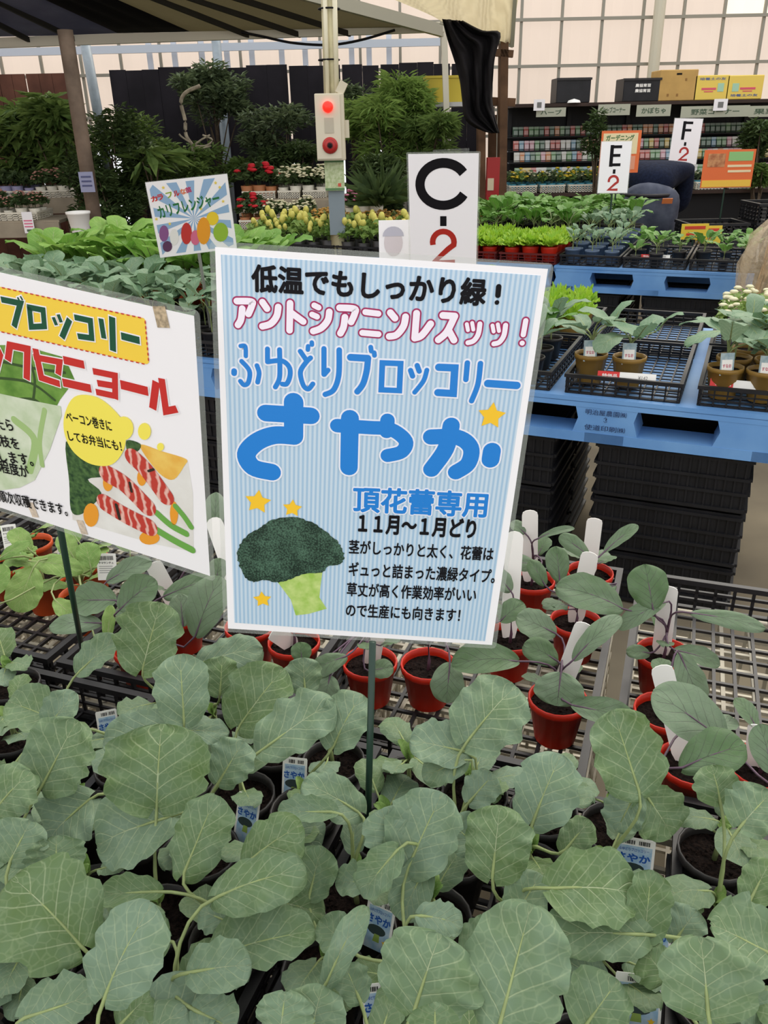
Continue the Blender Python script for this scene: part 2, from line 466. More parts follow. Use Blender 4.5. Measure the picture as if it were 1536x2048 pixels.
mb = MB(); mb.bar(L3[0]-Vector((0, 0, 0.03)), L3[1]-Vector((0, 0, 0.03)), 0.05, 0.09); mb.build('side_beam', mat('greyed_beam', (168, 164, 146), 0.6), can)
bm_ = mat('cream_beam', (214, 208, 190), 0.5)
mb = MB(); mb.bar(at_y(-200, 93, 8), at_y(888, 54, 8), 0.06, 0.075); mb.build('front_beam', bm_, can)
mb = MB(); mb.bar(at_y(888, 54, 8), Vector((at_y(888, 54, 8).x+0.1, 8, 0)), 0.05, 0.05); mb.build('post', bm_, can); mb = MB(); mb.bar(at_y(-195, 93, 8), Vector((at_y(-195, 93, 8).x, 8, 0)), 0.06, 0.06); mb.build('post', bm_, can)
mb = MB(); mb.bar(L3[1]+Vector((0, 0, -0.03)), Vector((L3[1].x, L3[1].y, 0)), 0.05, 0.05)
mb = MB(); P = [at_y(x, y, 7.9) for x, y in ((470, 62), (520, 72), (580, 85), (640, 90), (680, 88), (730, 78), (790, 60))]; mb.tube(spline(P, False, 4), 0.010, 6); mb.build('cable', black_ink, can)
# cream net
net = thing('shade_net', 'cream knitted shade net hanging under the roof', 'net', (0, 0, 0))
m = mat('cream_net', (222, 208, 172), 0.9, 0.1, transl=0.5)
nt = m.node_tree
wv = nt.nodes.new('ShaderNodeTexWave'); wv.bands_direction = 'DIAGONAL'; wv.inputs['Scale'].default_value = 9; wv.inputs['Distortion'].default_value = 2.5
tc = nt.nodes.new('ShaderNodeTexCoord'); cr = nt.nodes.new('ShaderNodeValToRGB'); cr.color_ramp.elements[0].color = (*lin((176, 160, 124)), 1); cr.color_ramp.elements[1].color = (*lin((238, 226, 194)), 1)
nt.links.new(tc.outputs['Object'], wv.inputs['Vector']); nt.links.new(wv.outputs['Fac'], cr.inputs['Fac']); nt.links.new(cr.outputs['Color'], nt.nodes['Principled BSDF'].inputs['Base Color'])
A = [at_y(*q, Y) for q, Y in (((672, -60), 6.0), ((770, -8), 6.6), ((885, 42), 7.2))]; B = [at_y(*q, Y) for q, Y in (((1042, -160), 6.6), ((1040, -40), 7.0), ((1023, 88), 7.2))]
mb = MB(); n = 16; AA = spline(A, False, 8); BB = spline(B, False, 8)
for i in range(n+1):
    for j in range(n+1):
        p = AA[i].lerp(BB[i], j/n); p.y += 0.05*math.sin(j*1.3+i*0.4); p.z += -0.02*math.sin(math.pi*j/n); mb.v.append(tuple(p))
for i in range(n):
    for j in range(n): a = i*(n+1)+j; mb.f.append((a, a+1, a+n+2, a+n+1)); mb.m.append(0)
mb.build('net_sheet', m, net, True)
mb = MB(); mb.bar(at_y(1040, -160, 6.7), at_y(1024, 92, 7.25), 0.03); mb.bar(at_y(880, 44, 7.25), at_y(1026, 92, 7.25), 0.025); mb.build('edge_rope', mat('greyed_beam', (168, 164, 146)), net)

# ------------------------------------------------------------------ posts
def post(name, label, pts, r, m, cat='post', n=12):
    b = pts[-1]; root = thing(name, label, cat, (b.x, b.y, 0)); mb = MB(); mb.tube([p-root.location for p in pts], r, n); mb.build('shaft', m, root, True)
    mb = MB(); mb.box((0, 0, 0.01), (r*4, r*4, 0.02)); mb.build('foot_plate', m, root); return root
wood = mat('weathered_round_wood', (112, 96, 82), 0.8, 0.2, scale=6, var=0.35)
a = at_y(134, 86, 6.4); b = at_y(196, 480, 6.4); f_ = b+(b-a)*((b.z)/(a.z-b.z)); a2 = a+(a-b)*0.06
post('wooden_post', 'slanting brown round wooden post rising to the canopy at left', [a2, (a+b)/2, f_], 0.052, wood)
a = at_y(170, 86, 8.3); b = at_y(205, 275, 8.3); f_ = Vector((b.x+(b.x-a.x)*0.6, b.y, 0)); post('steel_pole', 'thin grey galvanised pole behind the wooden post', [a, b, f_], 0.045, galv)
a = at_y(430, 60, 9.0); post('steel_pole', 'short grey pole behind the small tree with bare roots', [a, Vector((a.x, a.y, 0))], 0.045, galv)
# central pole with fire alarm
Yp = 5.7; top = at_y(656, -60, Yp); mid = at_y(663, 200, Yp); low = at_y(672, 430, Yp)
root = thing('service_pole', 'cream pole with conduits in the middle of the greenhouse', 'pole', (low.x, Yp, 0))
pc = mat('cream_pole_paint', (200, 190, 150), 0.5, 0.4, scale=8, var=0.2)
o_ = root.location
mb = MB(); mb.tube([top-o_, mid-o_, low-o_, Vector((0.02, 0, 0))], 0.046, 14); mb.build('pole', pc, root, True)
mb = MB(); mb.tube([p-o_+Vector((0.035, -0.045, 0)) for p in (top, mid)], 0.016, 8); mb.tube([p-o_+Vector((-0.02, -0.05, 0)) for p in (top, mid)], 0.014, 8); mb.build('conduit', mat('pale_conduit', (222, 214, 186), 0.4), root, True)
mb = MB()
for y in (18, 120): c = at_y(658, y, Yp)-o_; mb.lathe([(0.064, -0.005), (0.068, 0), (0.064, 0.005)], 14, c)
mb.build('cable_tie', black_ink, root)
mb = MB(); c = at_y(677, 410, Yp)-o_; mb.box((c.x-0.01, 0, c.z), (0.10, 0.10, 0.36)); mb.build('grey_sleeve', mat('grey_blue_sleeve', (132, 144, 150), 0.5), root)
al = thing('fire_alarm_box', 'cream fire alarm box with red lamp and red bell on pole', 'alarm', at_y(661, 255, Yp-0.10)); o2 = al.location
cb = mat('alarm_cream', (206, 196, 172), 0.45, 0.3); R = 1640/depth(o2)
mb = MB(); w_ = 57/R; h_ = 121/R
mb.box((0, 0, 0), (w_, 0.10, h_)); ob = mb.build('case', cb, al); bv = ob.modifiers.new('bevel', 'BEVEL'); bv.width = 0.006; bv.segments = 2
mb = MB(); mb.box((-0.01, -0.053, 0), (w_*0.86, 0.008, h_*0.94)); mb.build('cover', mat('alarm_cover', (214, 205, 182), 0.45), al)
mb = MB(); mb.box((w_/2+0.012, 0.0, -0.01), (0.03, 0.05, 0.10)); mb.build('terminal_box', cb, al)
mb = MB(); mb.box((w_/2-0.01, 0.0, h_/2+0.03), (0.05, 0.05, 0.07), 0, Euler((0, 0.5, 0)).to_matrix()); mb.build('bracket', cb, al)
def disc(mb, c, r, d, n=20):
    p = [(r*0.98, 0), (r, d*0.3), (r*0.85, d*0.8), (r*0.4, d), (0.0005, d*1.02)]
    k0 = len(mb.v)
    for (rr, z) in p:
        for j in range(n): a = 2*math.pi*j/n; mb.v.append((c[0]+rr*math.cos(a), c[1]-z, c[2]+rr*math.sin(a)))
    for i in range(len(p)-1):
        for j in range(n): mb.f.append((k0+i*n+j, k0+i*n+(j+1) % n, k0+(i+1)*n+(j+1) % n, k0+(i+1)*n+j)); mb.m.append(0)
mb = MB(); disc(mb, (-0.008, -0.057, h_/2-24/R), 10.5/R, 0.03); mb.build('lamp', mat('lit_red_lamp', (255, 30, 20), 0.3, emit=1.6), al, True)
mb = MB(); disc(mb, (-0.004, -0.057, -h_/2+28/R), 15.5/R, 0.022); mb.build('bell', mat('red_bell', (176, 40, 36), 0.35), al, True)
for rr in (0.35, 0.7):
    mb = MB(); k0 = 0
    mb2 = [( -0.004+15.5/R*rr*math.cos(a*math.pi/12), -0.082+0.012*rr, -h_/2+28/R+15.5/R*rr*math.sin(a*math.pi/12)) for a in range(25)]; mb.tube(mb2, 0.0028, 6); mb.build('bell_ring', mat('dark_red', (90, 22, 20), 0.4), al)
mb = MB(); disc(mb, (-0.004, -0.079, -h_/2+28/R), 4.5/R, 0.008, 12); mb.build('bell_hub', black_ink, al)
mb = MB(); mb.box((-0.005, -0.058, 0.012), (0.055, 0.004, 0.085)); mb.build('speaker_grille', mat('grille_grey', (186, 178, 158), 0.6), al)
nt_ = thing('notice_sheet', 'white and green map notice taped under the alarm box', 'notice', at_y(669, 349, Yp-0.075)); o2 = nt_.location
mb = MB(); mb.box((0, 0, 0), (40/R, 0.003, 62/R)); mb.build('paper', mat('notice_paper', (206, 214, 176), 0.5, scale=50, rgb2=(168, 184, 130)), nt_)
mb = MB(); mb.box((0, -0.003, 27/R), (40/R, 0.003, 8/R)); mb.box((0, -0.003, -28/R), (40/R, 0.003, 4/R)); mb.build('green_band', mat('notice_green', (92, 132, 84), 0.5), nt_)
mb = MB(); mb.box((0.03, -0.003, -20/R), (0.02, 0.002, 0.02)); mb.build('red_mark', mat('notice_red', (206, 90, 70), 0.5), nt_)

# ------------------------------------------------------------------ wooden posts and black cloth in the centre right
bw = mat('brown_timber', (104, 78, 58), 0.8, 0.2, scale=5, var=0.4)
fr = thing('timber_frame', 'brown timber upright and rails behind the hanging black cloth', 'frame', (at_y(992, 420, 7.3).x, 7.3, 0)); o_ = fr.location
def upright(px0, px1, Y, w_, name='upright'):
    a = at_y(*px0, Y); b = at_y(*px1, Y); c = b+(b-a)*(b.z/(a.z-b.z)); mb = MB(); mb.bar(a-o_, c-o_, w_, 0.06); mb.build(name, bw, fr)
upright((1007, 72), (1003, 400), 7.3, 0.15); upright((962, 230), (962, 400), 7.35, 0.14); upright((985, 230), (983, 400), 7.5, 0.09)
mb = MB(); mb.bar(at_y(930, 200, 7.4)-o_, at_y(1030, 205, 7.4)-o_, 0.06); mb.bar(at_y(985, 105, 7.25)-o_, at_y(1026, 108, 7.25)-o_, 0.05); mb.build('rail', bw, fr)
fe = thing('fire_extinguisher_box', 'tall narrow red box standing against the brown timber', 'box', (at_y(985, 360, 7.1).x, 7.1, 0))
a = at_y(985, 315, 7.1); mb = MB(); mb.box((0, 0, a.z/2), (0.10, 0.08, a.z)); mb.build('case', mat('red_paint_box', (160, 34, 34), 0.45), fe)
mb = MB(); mb.box((-0.02, -0.045, at_y(980, 368, 7.1).z), (0.05, 0.004, 0.09)); mb.build('label_plate', mat('label_cream', (206, 190, 160), 0.5), fe)
ct = mat('black_cloth', (24, 21, 23), 0.8, 0.2, bump=0.3, scale=12)
cl_ = thing('hanging_cloth', 'crumpled black cloth hanging from the net corner', 'cloth', at_y(950, 60, 6.9)); o_ = cl_.location
Lf = [(884, 38), (895, 80), (908, 120), (920, 160), (925, 200), (932, 240), (965, 262), (985, 266)]; Rt = [(925, 42), (965, 62), (1000, 66), (990, 110), (986, 160), (984, 200), (990, 235), (998, 266)]
mb = MB(); n = 20; A = spline([Vector((x, y, 0)) for x, y in Lf], False, 4); B = spline([Vector((x, y, 0)) for x, y in Rt], False, 4)
for i in range(len(A)):
    for j in range(n+1):
        q = A[i].lerp(B[i], j/n); dep = 6.9+0.06*math.sin(j*0.9+i*0.12)+0.03*math.sin(j*2.3-i*0.3)+0.02*noise.noise(Vector((j*0.5, i*0.3, 0)))
        mb.v.append(tuple(at_y(q.x, q.y, dep)-o_))
for i in range(len(A)-1):
    for j in range(n): a = i*(n+1)+j; mb.f.append((a, a+1, a+n+2, a+n+1)); mb.m.append(0)
o = mb.build('cloth_sheet', ct, cl_, True); s_ = o.modifiers.new('thick', 'SOLIDIFY'); s_.thickness = 0.004
yb = thing('yellow_crate', 'yellow crate glimpsed behind the feathery shrub', 'crate', at_y(900, 180, 8.3)); mb = MB(); mb.box((0, 0, 0), (0.45, 0.3, 0.20)); ob = mb.build('case', mat('dull_yellow', (196, 176, 60), 0.5), yb); mb = MB(); mb.box((0, 0, 0.10), (0.47, 0.32, 0.02)); mb.build('rim', mat('dull_yellow', (196, 176, 60)), yb)
tb = thing('steel_table', 'grey table behind the feathery shrub carrying the yellow crate', 'table', (yb.location.x, 8.3, 0)); z_ = yb.location.z-0.10
mb = MB(); mb.box((0, 0, z_-0.02), (0.9, 0.5, 0.035)); mb.build('table_top', mat('pale_grey_top', (188, 188, 186), 0.5), tb)
for sx in (-1, 1):
    for sy in (-1, 1): mb = MB(); mb.box((sx*0.42, sy*0.22, (z_-0.04)/2), (0.035, 0.035, z_-0.04)); mb.build('leg', steel, tb)

# ------------------------------------------------------------------ blue pallets on black crates, two rows
def PG(o, a, b, z): c, s_ = math.cos(YP), math.sin(YP); return Vector((o.x+a*c-b*s_, o.y+a*s_+b*c, z))
pblue = mat('blue_pallet_plastic', (114, 162, 214), 0.5, 0.35, scale=5, rgb2=(94, 144, 202))
def pallet(loc, label):
    t = thing('plastic_pallet', label, 'pallet', loc, YP, 'blue pallets carrying seedling trays'); W_, D_, H_ = 1.1, 1.1, 0.145
    mb = MB(); mb.box((0, 0, H_-0.008), (W_, D_, 0.016))
    for s_ in (-1, 1): mb.box((0, s_*(D_/2-0.006), H_-0.022), (W_, 0.012, 0.018)); mb.box((s_*(W_/2-0.006), 0, H_-0.022), (0.012, D_, 0.018))
    mb.build('deck', pblue, t)
    mb = MB()
    for s_ in (-1, 0, 1): mb.box((0, s_*(D_/2-0.06), 0.016), (W_, 0.12, 0.032)); mb.box((s_*(W_/2-0.06), 0, 0.016), (0.12, D_, 0.0319))
    mb.build('bottom_runner', pblue, t)
    for sx in (-1, 0, 1):
        for sy in (-1, 0, 1):
            mb = MB(); wt, wb_ = (0.17, 0.20) if sx == 0 else (0.20, 0.235); x = sx*(W_/2-wb_/2+0.004)*0.995; dt = 0.15
            y = sy*(D_/2-dt/2-0.001); z0, z1 = 0.03, H_-0.018; n0 = len(mb.v)
            for (w2, z) in ((wb_, z0), (wt, (z0+z1)/2), (wb_*0.98, z1)):
                for cx, cy in ((-1, -1), (1, -1), (1, 1), (-1, 1)): mb.v.append((x+cx*w2/2 if sx == 0 else x-sx*wb_/2*0+cx*w2/2, y+cy*dt/2, z))
            for k in range(2):
                for j in range(4): mb.f.append((k*4+j, k*4+(j+1) % 4, k*4+4+(j+1) % 4, k*4+4+j)); mb.m.append(0)
            mb.build('block', pblue, t)
    return t
def crate_black(loc, label, rz, w=0.46, d=0.36, h=0.185, group='black crates under the pallets'):
    t = thing('black_crate', label, 'crate', loc, rz, group)
    mb = MB(); e = 0.006
    for s_ in (-1, 1): mb.box((s_*(w/2-e), 0, h/2), (0.006, d-0.01, h)); mb.box((0, s_*(d/2-e), h/2), (w-0.01, 0.006, h))
    mb.box((0, 0, 0.004), (w-0.02, d-0.02, 0.006)); mb.build('body', blk2, t)
    for z in (h-0.012, h*0.62, h*0.36, 0.012):
        mb = MB()
        for s_ in (-1, 1): mb.box((s_*(w/2), 0, z), (0.016, d, 0.010)); mb.box((0, s_*(d/2), z), (w, 0.016, 0.010))
        mb.build('rib', blk2, t)
    mb = MB()
    for i in range(17):
        x = -w/2+w*(i+0.5)/17
        for s_ in (-1, 1): mb.box((x, s_*(d/2-0.001), h*0.49), (0.006, 0.008, h*0.9))
    mb.build('upright_ribs', blk2, t)['kind'] = 'stuff'; return t
cproto = None
def crates_under(o, label, na=(-0.39, 0.21), top=0.575):
    global cproto
    for i, a in enumerate(na):
        for bi, b in enumerate((0.22, 0.62, 0.92)[:2]):
            for k in range(3):
                lb = '%s black crate, %s %s stack under %s' % (('lowest', 'middle', 'top')[k], ('front', 'rear')[bi], ('left', 'right')[i], label)
                L = PG(o, a, b, 0.002+0.191*k)
                if cproto is None: cproto = crate_black(L, lb, YP)
                else: dup(cproto, lb, L, YP)
nearC = at_z(1215, 800, 0.72); farC = at_z(1300, 540, 0.72)
NP = [(0, 'right pallet of the near row'), (-1.12, 'near pallet behind the sign'), (-2.24, 'left near pallet')]
for off, lb in NP:
    o = PG(nearC, off, 0, 0); c = PG(nearC, off, 0.55, 0.576); p = pallet(c, 'blue plastic pallet, '+lb); crates_under(o, 'the '+lb)
    if off == 0:
        inv = Matrix.Rotation(-YP, 3, 'Z')
        for s, z in (('明治屋農園㈱', 0.092), ('↕', 0.070), ('使道印刷㈱', 0.042)):
            w_ = 0.125 if len(s) > 1 else 0.012
            o3 = text('printed_lettering', s, (0, 0), (w_, 0), 0.018, 0, mat('navy_print', (30, 42, 84), 0.5), p, 0.0); o3.rotation_euler = (math.radians(90), 0, 0); o3.location = (-w_/2, -0.552, z)
FP = [(0, 'right pallet of the far row'), (-1.12, 'middle pallet of the far row'), (-2.24, 'left pallet of the far row')]
for off, lb in FP:
    o = PG(farC, off, 0, 0); pallet(PG(farC, off, 0.55, 0.576), 'blue plastic pallet, '+lb); crates_under(o, 'the '+lb)

# ------------------------------------------------------------------ trays, crates, pots
def lattice(name, label, cat, w, d, h, m, loc, rz, nx, ny, nz=3, rim=0.012, bar=0.004, floor_z=0.004, group=None, solid=False, wall=True):
    """open crate: rim, four lattice sides and a lattice floor"""
    t = thing(name, label, cat, loc, rz, group)
    mb = MB()
    for sx in (-1, 1): mb.box((sx*(w/2-rim/2), 0, h-rim/2), (rim, d, rim*0.9))
    for sy in (-1, 1): mb.box((0, sy*(d/2-rim/2), h-rim/2), (w-2*rim, rim, rim*0.9))
    mb.build('rim', m, t)
    mb = MB()
    for i in range(nx+1): mb.box((-w/2+rim+(w-2*rim)*i/nx, 0, floor_z), (bar, d-2*rim, bar))
    for j in range(ny+1): mb.box((0, -d/2+rim+(d-2*rim)*j/ny, floor_z), (w-2*rim, bar, bar*0.9))
    mb.build('floor_lattice', m, t)
    if wall:
        mb = MB()
        for s_ in (-1, 1):
            if solid:
                mb.box((s_*(w/2-rim*0.5), 0, h*0.5-rim*0.4), (0.003, d-rim, h-rim*1.2)); mb.box((0, s_*(d/2-rim*0.5), h*0.5-rim*0.4), (w-rim, 0.003, h-rim*1.2))
            else:
                for j in range(ny+1): mb.box((s_*(w/2-rim*0.5), -d/2+rim+(d-2*rim)*j/ny, h/2-rim/2), (bar, bar, h-rim))
                for i in range(nx+1): mb.box((-w/2+rim+(w-2*rim)*i/nx, s_*(d/2-rim*0.5), h/2-rim/2), (bar, bar, h-rim))
                for k in range(nz):
                    z = bar/2+(h-rim)*k/nz
                    mb.box((s_*(w/2-rim*0.5), 0, z), (bar, d-rim, bar)); mb.box((0, s_*(d/2-rim*0.5), z), (w-rim, bar, bar))
        mb.build('side_lattice', m, t)
    return t
TZ = 0.612
TW, TD, THH = 0.368, 0.625, 0.066
whcr = mat('white_crate_plastic', (198, 190, 170), 0.5, 0.3, var=0.15)
cols_back = [(-1.42, 'fourth'), (-1.03, 'third'), (-0.64, 'second'), (-0.24, 'first')]
# back row of table trays (red and orange pots) and front row (broccoli)
TWB = 0.436
back_a = [-1.625, -1.17, -0.715, -0.26, 0.205, 0.66]
names_b = ['far left end of the table', 'table under the orange pots', 'table under the white sign stake', 'table beneath most of the red pots', 'table right of the divider, partly empty', 'right end of the table']
for i, a in enumerate(back_a):
    lattice('seedling_tray', 'black mesh seedling tray on the '+names_b[i], 'tray', TWB, TD, THH, blk, T(a, 1.215, TZ), YT, 12, 15, 3, bar=0.0058, group='mesh trays in the back row of the table')
front_a = [-1.275, -0.895, -0.515, -0.13, 0.26, 0.65]
names_f = ['at the far left end', 'at the left end', 'second from the left end', 'below the blue sign', 'right of the blue sign stake', 'at the right end']
for i, a in enumerate(front_a):
    lattice('seedling_tray', 'black tray full of broccoli seedlings '+names_f[i]+' of front row', 'tray', TW, TD, THH, blk, T(a, 0.565, TZ), YT, 10, 15, 3, group='broccoli trays in the front row')
# white crates, upside down, carrying the trays
k = 0
for row, (al, b) in enumerate(((back_a, 1.215), (front_a, 0.565))):
    for i, a in enumerate(al):
        for lv in range(2):
            lattice(('white_crate', 'black_crate')[row], '%s plastic crate, %s one of the %s stack from left under the %s trays' % (('white', 'black')[row], ('lower', 'upper')[lv], nth(i), ('back', 'front')[row]), 'crate',
                    TW if row else TWB, TD, 0.30, (whcr, blk2)[row], T(a, b, 0.002+0.304*lv), YT, 7 if row else 8, 11, 5, rim=0.014, bar=0.007, floor_z=0.290, group='%s crates carrying the table trays' % ('white', 'black')[row])
def pot_mesh(parent, m, r=0.045, h=0.076, sq=False):
    mb = MB()
    mb.lathe([(r*0.70, 0), (r*0.92, h*0.84), (r*0.93, h*0.84), (r*1.0, h*0.86), (r*1.0, h), (r*0.94, h), (r*0.93, h*0.86), (r*0.90, h*0.80)], 20)
    mb.poly([(r*0.70*math.cos(2*math.pi*j/20), r*0.70*math.sin(2*math.pi*j/20), 0.001) for j in range(20)])
    mb.build('pot', m, parent, True)
    mb = MB(); rg = random.Random(int(r*1e5))
    n = 16; mb.v.append((0, 0, h*0.82))
    for q in (0.5, 1.0):
        for j in range(n):
            a = 2*math.pi*j/n; mb.v.append((r*0.91*q*math.cos(a), r*0.91*q*math.sin(a), h*0.82+rg.uniform(-0.002, 0.003)*(1 if q < 1 else 0)))
    for j in range(n):
        mb.f.append((0, 1+j, 1+(j+1) % n)); mb.m.append(0); mb.f.append((1+j, 1+n+j, 1+n+(j+1) % n, 1+(j+1) % n)); mb.m.append(0)
    for q in range(26):
        a = rg.uniform(0, 6.28); rr = r*0.85*math.sqrt(rg.random()); s_ = rg.uniform(0.002, 0.0045)
        mb.box((rr*math.cos(a), rr*math.sin(a), h*0.82+0.001), (s_, s_*0.8, s_*0.7), 0, Euler((rg.random()*3, rg.random()*3, rg.random()*3)).to_matrix())
    return mb.build('soil', soil, parent)

def _wb(u): return math.sqrt(max(0, 1-abs((u-0.52)/0.52)**2.3))*(1-0.10*(u-0.5)) if u < 0.52 else math.sqrt(max(0, 1-abs((u-0.52)/0.48)**2.5))
def _wc(u): return math.sqrt(max(0, 1-abs((u-0.56)/0.56)**1.7)) if u < 0.56 else math.sqrt(max(0, 1-abs((u-0.56)/0.44)**2.1))
LEAFW = {'b': _wb, 'c': _wc, 'k': _wc}
def leaf(parent, base, tip, width, kind='b', seed=0, m=None, bulge=0.08, cup=0.12, ruf=0.04, up=None, petiole_from=None, pm=None, prad=0.0018, sub=True, nu=24, nv=12, name='leaf'):
    """one leaf blade from base to tip (world), width in metres; its stalk runs to petiole_from. Coordinates relative to the parent."""
    org = parent.location if parent else Vector((0, 0, 0))
    base = Vector(base); tip = Vector(tip); L = (tip-base).length
    if L < 1e-4: return
    ey = (tip-base)/L
    if up is None: up = (Vector((0, 0, 0.75))+(CAM-base).normalized()*0.9)
    ez = (up-ey*up.dot(ey)).normalized(); ex = ey.cross(ez)
    rg = random.Random(seed*7919+3)
    ph = rg.uniform(0, 6.28); fq = rg.uniform(2.5, 4.0); tw = rg.uniform(-0.25, 0.25); asym = rg.uniform(-0.08, 0.08); crl = rg.choice((0.0, 0.03, 0.07, 0.12))
    wf = LEAFW[kind]; mb = MB(); mb.uv = []
    lob = [rg.uniform(-1, 1) for _ in range(25)]
    for i in range(nu+1):
        u = 0.5-0.5*math.cos(math.pi*i/nu)
        for j in range(nv+1):
            v = -1+2*j/nv
            w = wf(min(max(u, 0.004), 0.996))*width/2*(1+asym*(1 if v > 0 else -1))
            if kind == 'b':
                edge = 1+0.05*math.sin(u*23+ph*(1 if v > 0 else 2))*abs(v)**3+(0.09*(lob[int(u*11)+(12 if v > 0 else 0)]*(1-(u*11)%1)+lob[min(int(u*11)+1, 11)+(12 if v > 0 else 0)]*((u*11)%1))+0.014*math.sin(u*58+ph))*abs(v)**3
                back = -0.15*L*max(0, 1-u*3.0)*abs(v)**1.2      # blade shoulders run back past the stalk
            else:
                edge = 1+0.02*math.sin(u*18+ph)*abs(v)**3; back = -0.03*L*max(0, 1-u*4)*abs(v)**1.5
            x = v*w*edge; y = u*L+back
            z = bulge*L*4*u*(1-u)+cup*abs(x)*1.0*(abs(v))-0.5*cup*width*0.25
            z += ruf*width*math.sin(u*fq*2*math.pi+ph+(2.1 if v > 0 else 0))*abs(v)**2
            z -= crl*width*abs(v)**4
            z += 0.012*width*math.sin(u*9+ph*3)*math.cos(v*5+ph) + tw*x*u + 0.010*width*math.sin(v*9+u*5+ph)
            z -= 0.012*width*math.exp(-(v*7)**2)
            p = base-org+ex*x+ey*y+ez*z
            mb.v.append(tuple(p)); mb.uv.append((u, v*0.5+0.5))
    for i in range(nu):
        for j in range(nv):
            a = i*(nv+1)+j; mb.f.append((a, a+1, a+nv+2, a+nv+1)); mb.m.append(0)
    if petiole_from is not None:
        a = Vector(petiole_from); b = base+ez*(-0.25*cup*width*0.5); dist = (b-a).length
        c1 = a+Vector((0, 0, 1))*dist*0.45; c2 = b-ey*dist*0.35+ez*(-0.02*dist)
        pts = []
        for q in range(7):
            t = q/6; pts.append((a*(1-t)**3+c1*3*t*(1-t)**2+c2*3*t*t*(1-t)+b*t**3)-org)
        # run on along the midrib under the blade
        for u in (0.25, 0.5, 0.75):
            pts.append(base-org+ey*u*L+ez*(bulge*L*4*u*(1-u)-0.5*cup*width*0.25-0.012*width-0.0006))
        k0 = len(mb.v); mb.tube(pts, [prad*1.25]*3+[prad]*4+[prad*0.8, prad*0.55, prad*0.25], 7, 1)
        mb.uv += [(0.5, 0.5)]*(len(mb.v)-k0)
    o = mb.build(name, [m, pm or stemg], parent, True)
    return o

# ------------------------------------------------------------------ broccoli seedlings of the front row
POT_Z = TZ+0.0085
RIM_Z = POT_Z+0.076
class Pot: pass
fpots = []
for ti, a0 in enumerate(front_a):
    for i in range(4):
        for j in range(6):
            a = a0-0.1365+0.091*i; b = 0.565-0.247+0.0985*j
            fpots.append((T(a, b, POT_Z), j, ti*4+i))
def pix(p):
    q = Vector(p)-CAM; D = q.dot(_f); return (768+FPX*q.dot(_r)/D, 1024-FPX*q.dot(_u)/D, D)
FL = [  # broccoli leaves: stalk end, tip (photo pixels), blade width, height of stalk end, options
(312,1612,322,1448,205,.815),(80,1572,150,1440,150,.80),(-10,1620,62,1545,115,.80),(20,1722,60,1642,120,.795),(120,1442,15,1400,95,.775),(98,1450,150,1385,75,.785),
(150,1346,42,1374,78,.80),(160,1340,236,1274,62,.80),(285,1336,320,1204,126,.80),(368,1442,360,1308,112,.815),(400,1326,525,1296,80,.785),(440,1386,445,1312,74,.80),
(478,1448,565,1335,132,.785),(528,1496,668,1400,112,.815),(610,1382,606,1315,76,.79),(668,1490,724,1388,98,.81),(332,1452,205,1488,88,.795),(340,1462,458,1466,62,.785),
(438,1562,486,1482,92,.815),(335,1632,190,1690,150,.80),(175,1600,95,1680,135,.775),(368,1745,432,1590,112,.79),(160,1888,25,1752,205,.81),(212,1988,305,1806,150,.825),
(112,1742,112,1672,115,.78),(310,1782,196,1790,66,.78),(438,1792,612,1738,112,.82),(498,1722,604,1648,112,.80),(618,1790,642,1692,95,.765),(438,1905,628,1858,128,.775),
(384,1942,502,1928,100,.80),(48,2035,186,1988,112,.785),(662,1622,555,1622,58,.81),(716,1622,606,1562,92,.79),(792,1692,762,1618,112,.815),(792,1702,722,1790,80,.825),
(815,1735,884,1585,142,.80),(985,1752,1000,1612,136,.81),(935,1482,1032,1372,150,.835),(932,1502,820,1478,98,.815),(925,1520,845,1556,62,.81),(940,1602,988,1548,72,.785),
(1066,1642,1122,1508,122,.825),(1280,1582,1228,1420,142,.84),(1292,1590,1345,1672,112,.80),(1268,1592,1232,1662,82,.80),(1108,1776,1275,1788,150,.825),(1284,1868,1088,1868,112,.80),
(1030,1832,1082,1748,88,.785),(1000,2046,1062,1808,212,.84),(828,2022,880,1868,208,.835),(850,1730,800,1842,82,.80),(842,1832,926,1852,66,.80),(742,1762,670,1766,64,.775),
(655,1962,732,1812,58,.80),(560,2066,570,1984,115,.815),(622,2066,645,1972,132,.79),(870,2075,870,2006,108,.85),(1418,2032,1402,1876,192,.845),(1542,1905,1425,1845,155,.82),
(1290,1872,1302,1740,88,.795),(1482,1652,1542,1585,112,.82),(1440,1602,1422,1530,90,.815),(1170,2052,1236,1960,130,.80),(1350,1882,1394,1820,82,.77),(1500,1802,1542,1720,70,.80),
(1200,1960,1100,1900,95,.77),(250,1880,330,1830,90,.765),(540,1800,650,1830,90,.76),(700,1900,640,1840,80,.755),(70,1830,-20,1880,90,.77),(330,1880,250,1900,90,.76),
(960,1700,900,1640,80,.77),(1130,1700,1180,1640,70,.765),(560,1640,640,1700,90,.765),(470,1850,400,1820,70,.765),(930,1900,1000,1860,80,.765),(1330,1960,1290,1900,90,.77),(1480,1990,1530,2040,90,.78),(720,2000,690,1930,70,.77),(390,2020,470,2060,100,.78),(240,2050,300,1990,100,.77)]
need = {}
def nearest(p, pots):
    return min(range(len(pots)), key=lambda i: (pots[i][0].x-p.x)**2+(pots[i][0].y-p.y)**2)
leaves_for = {}
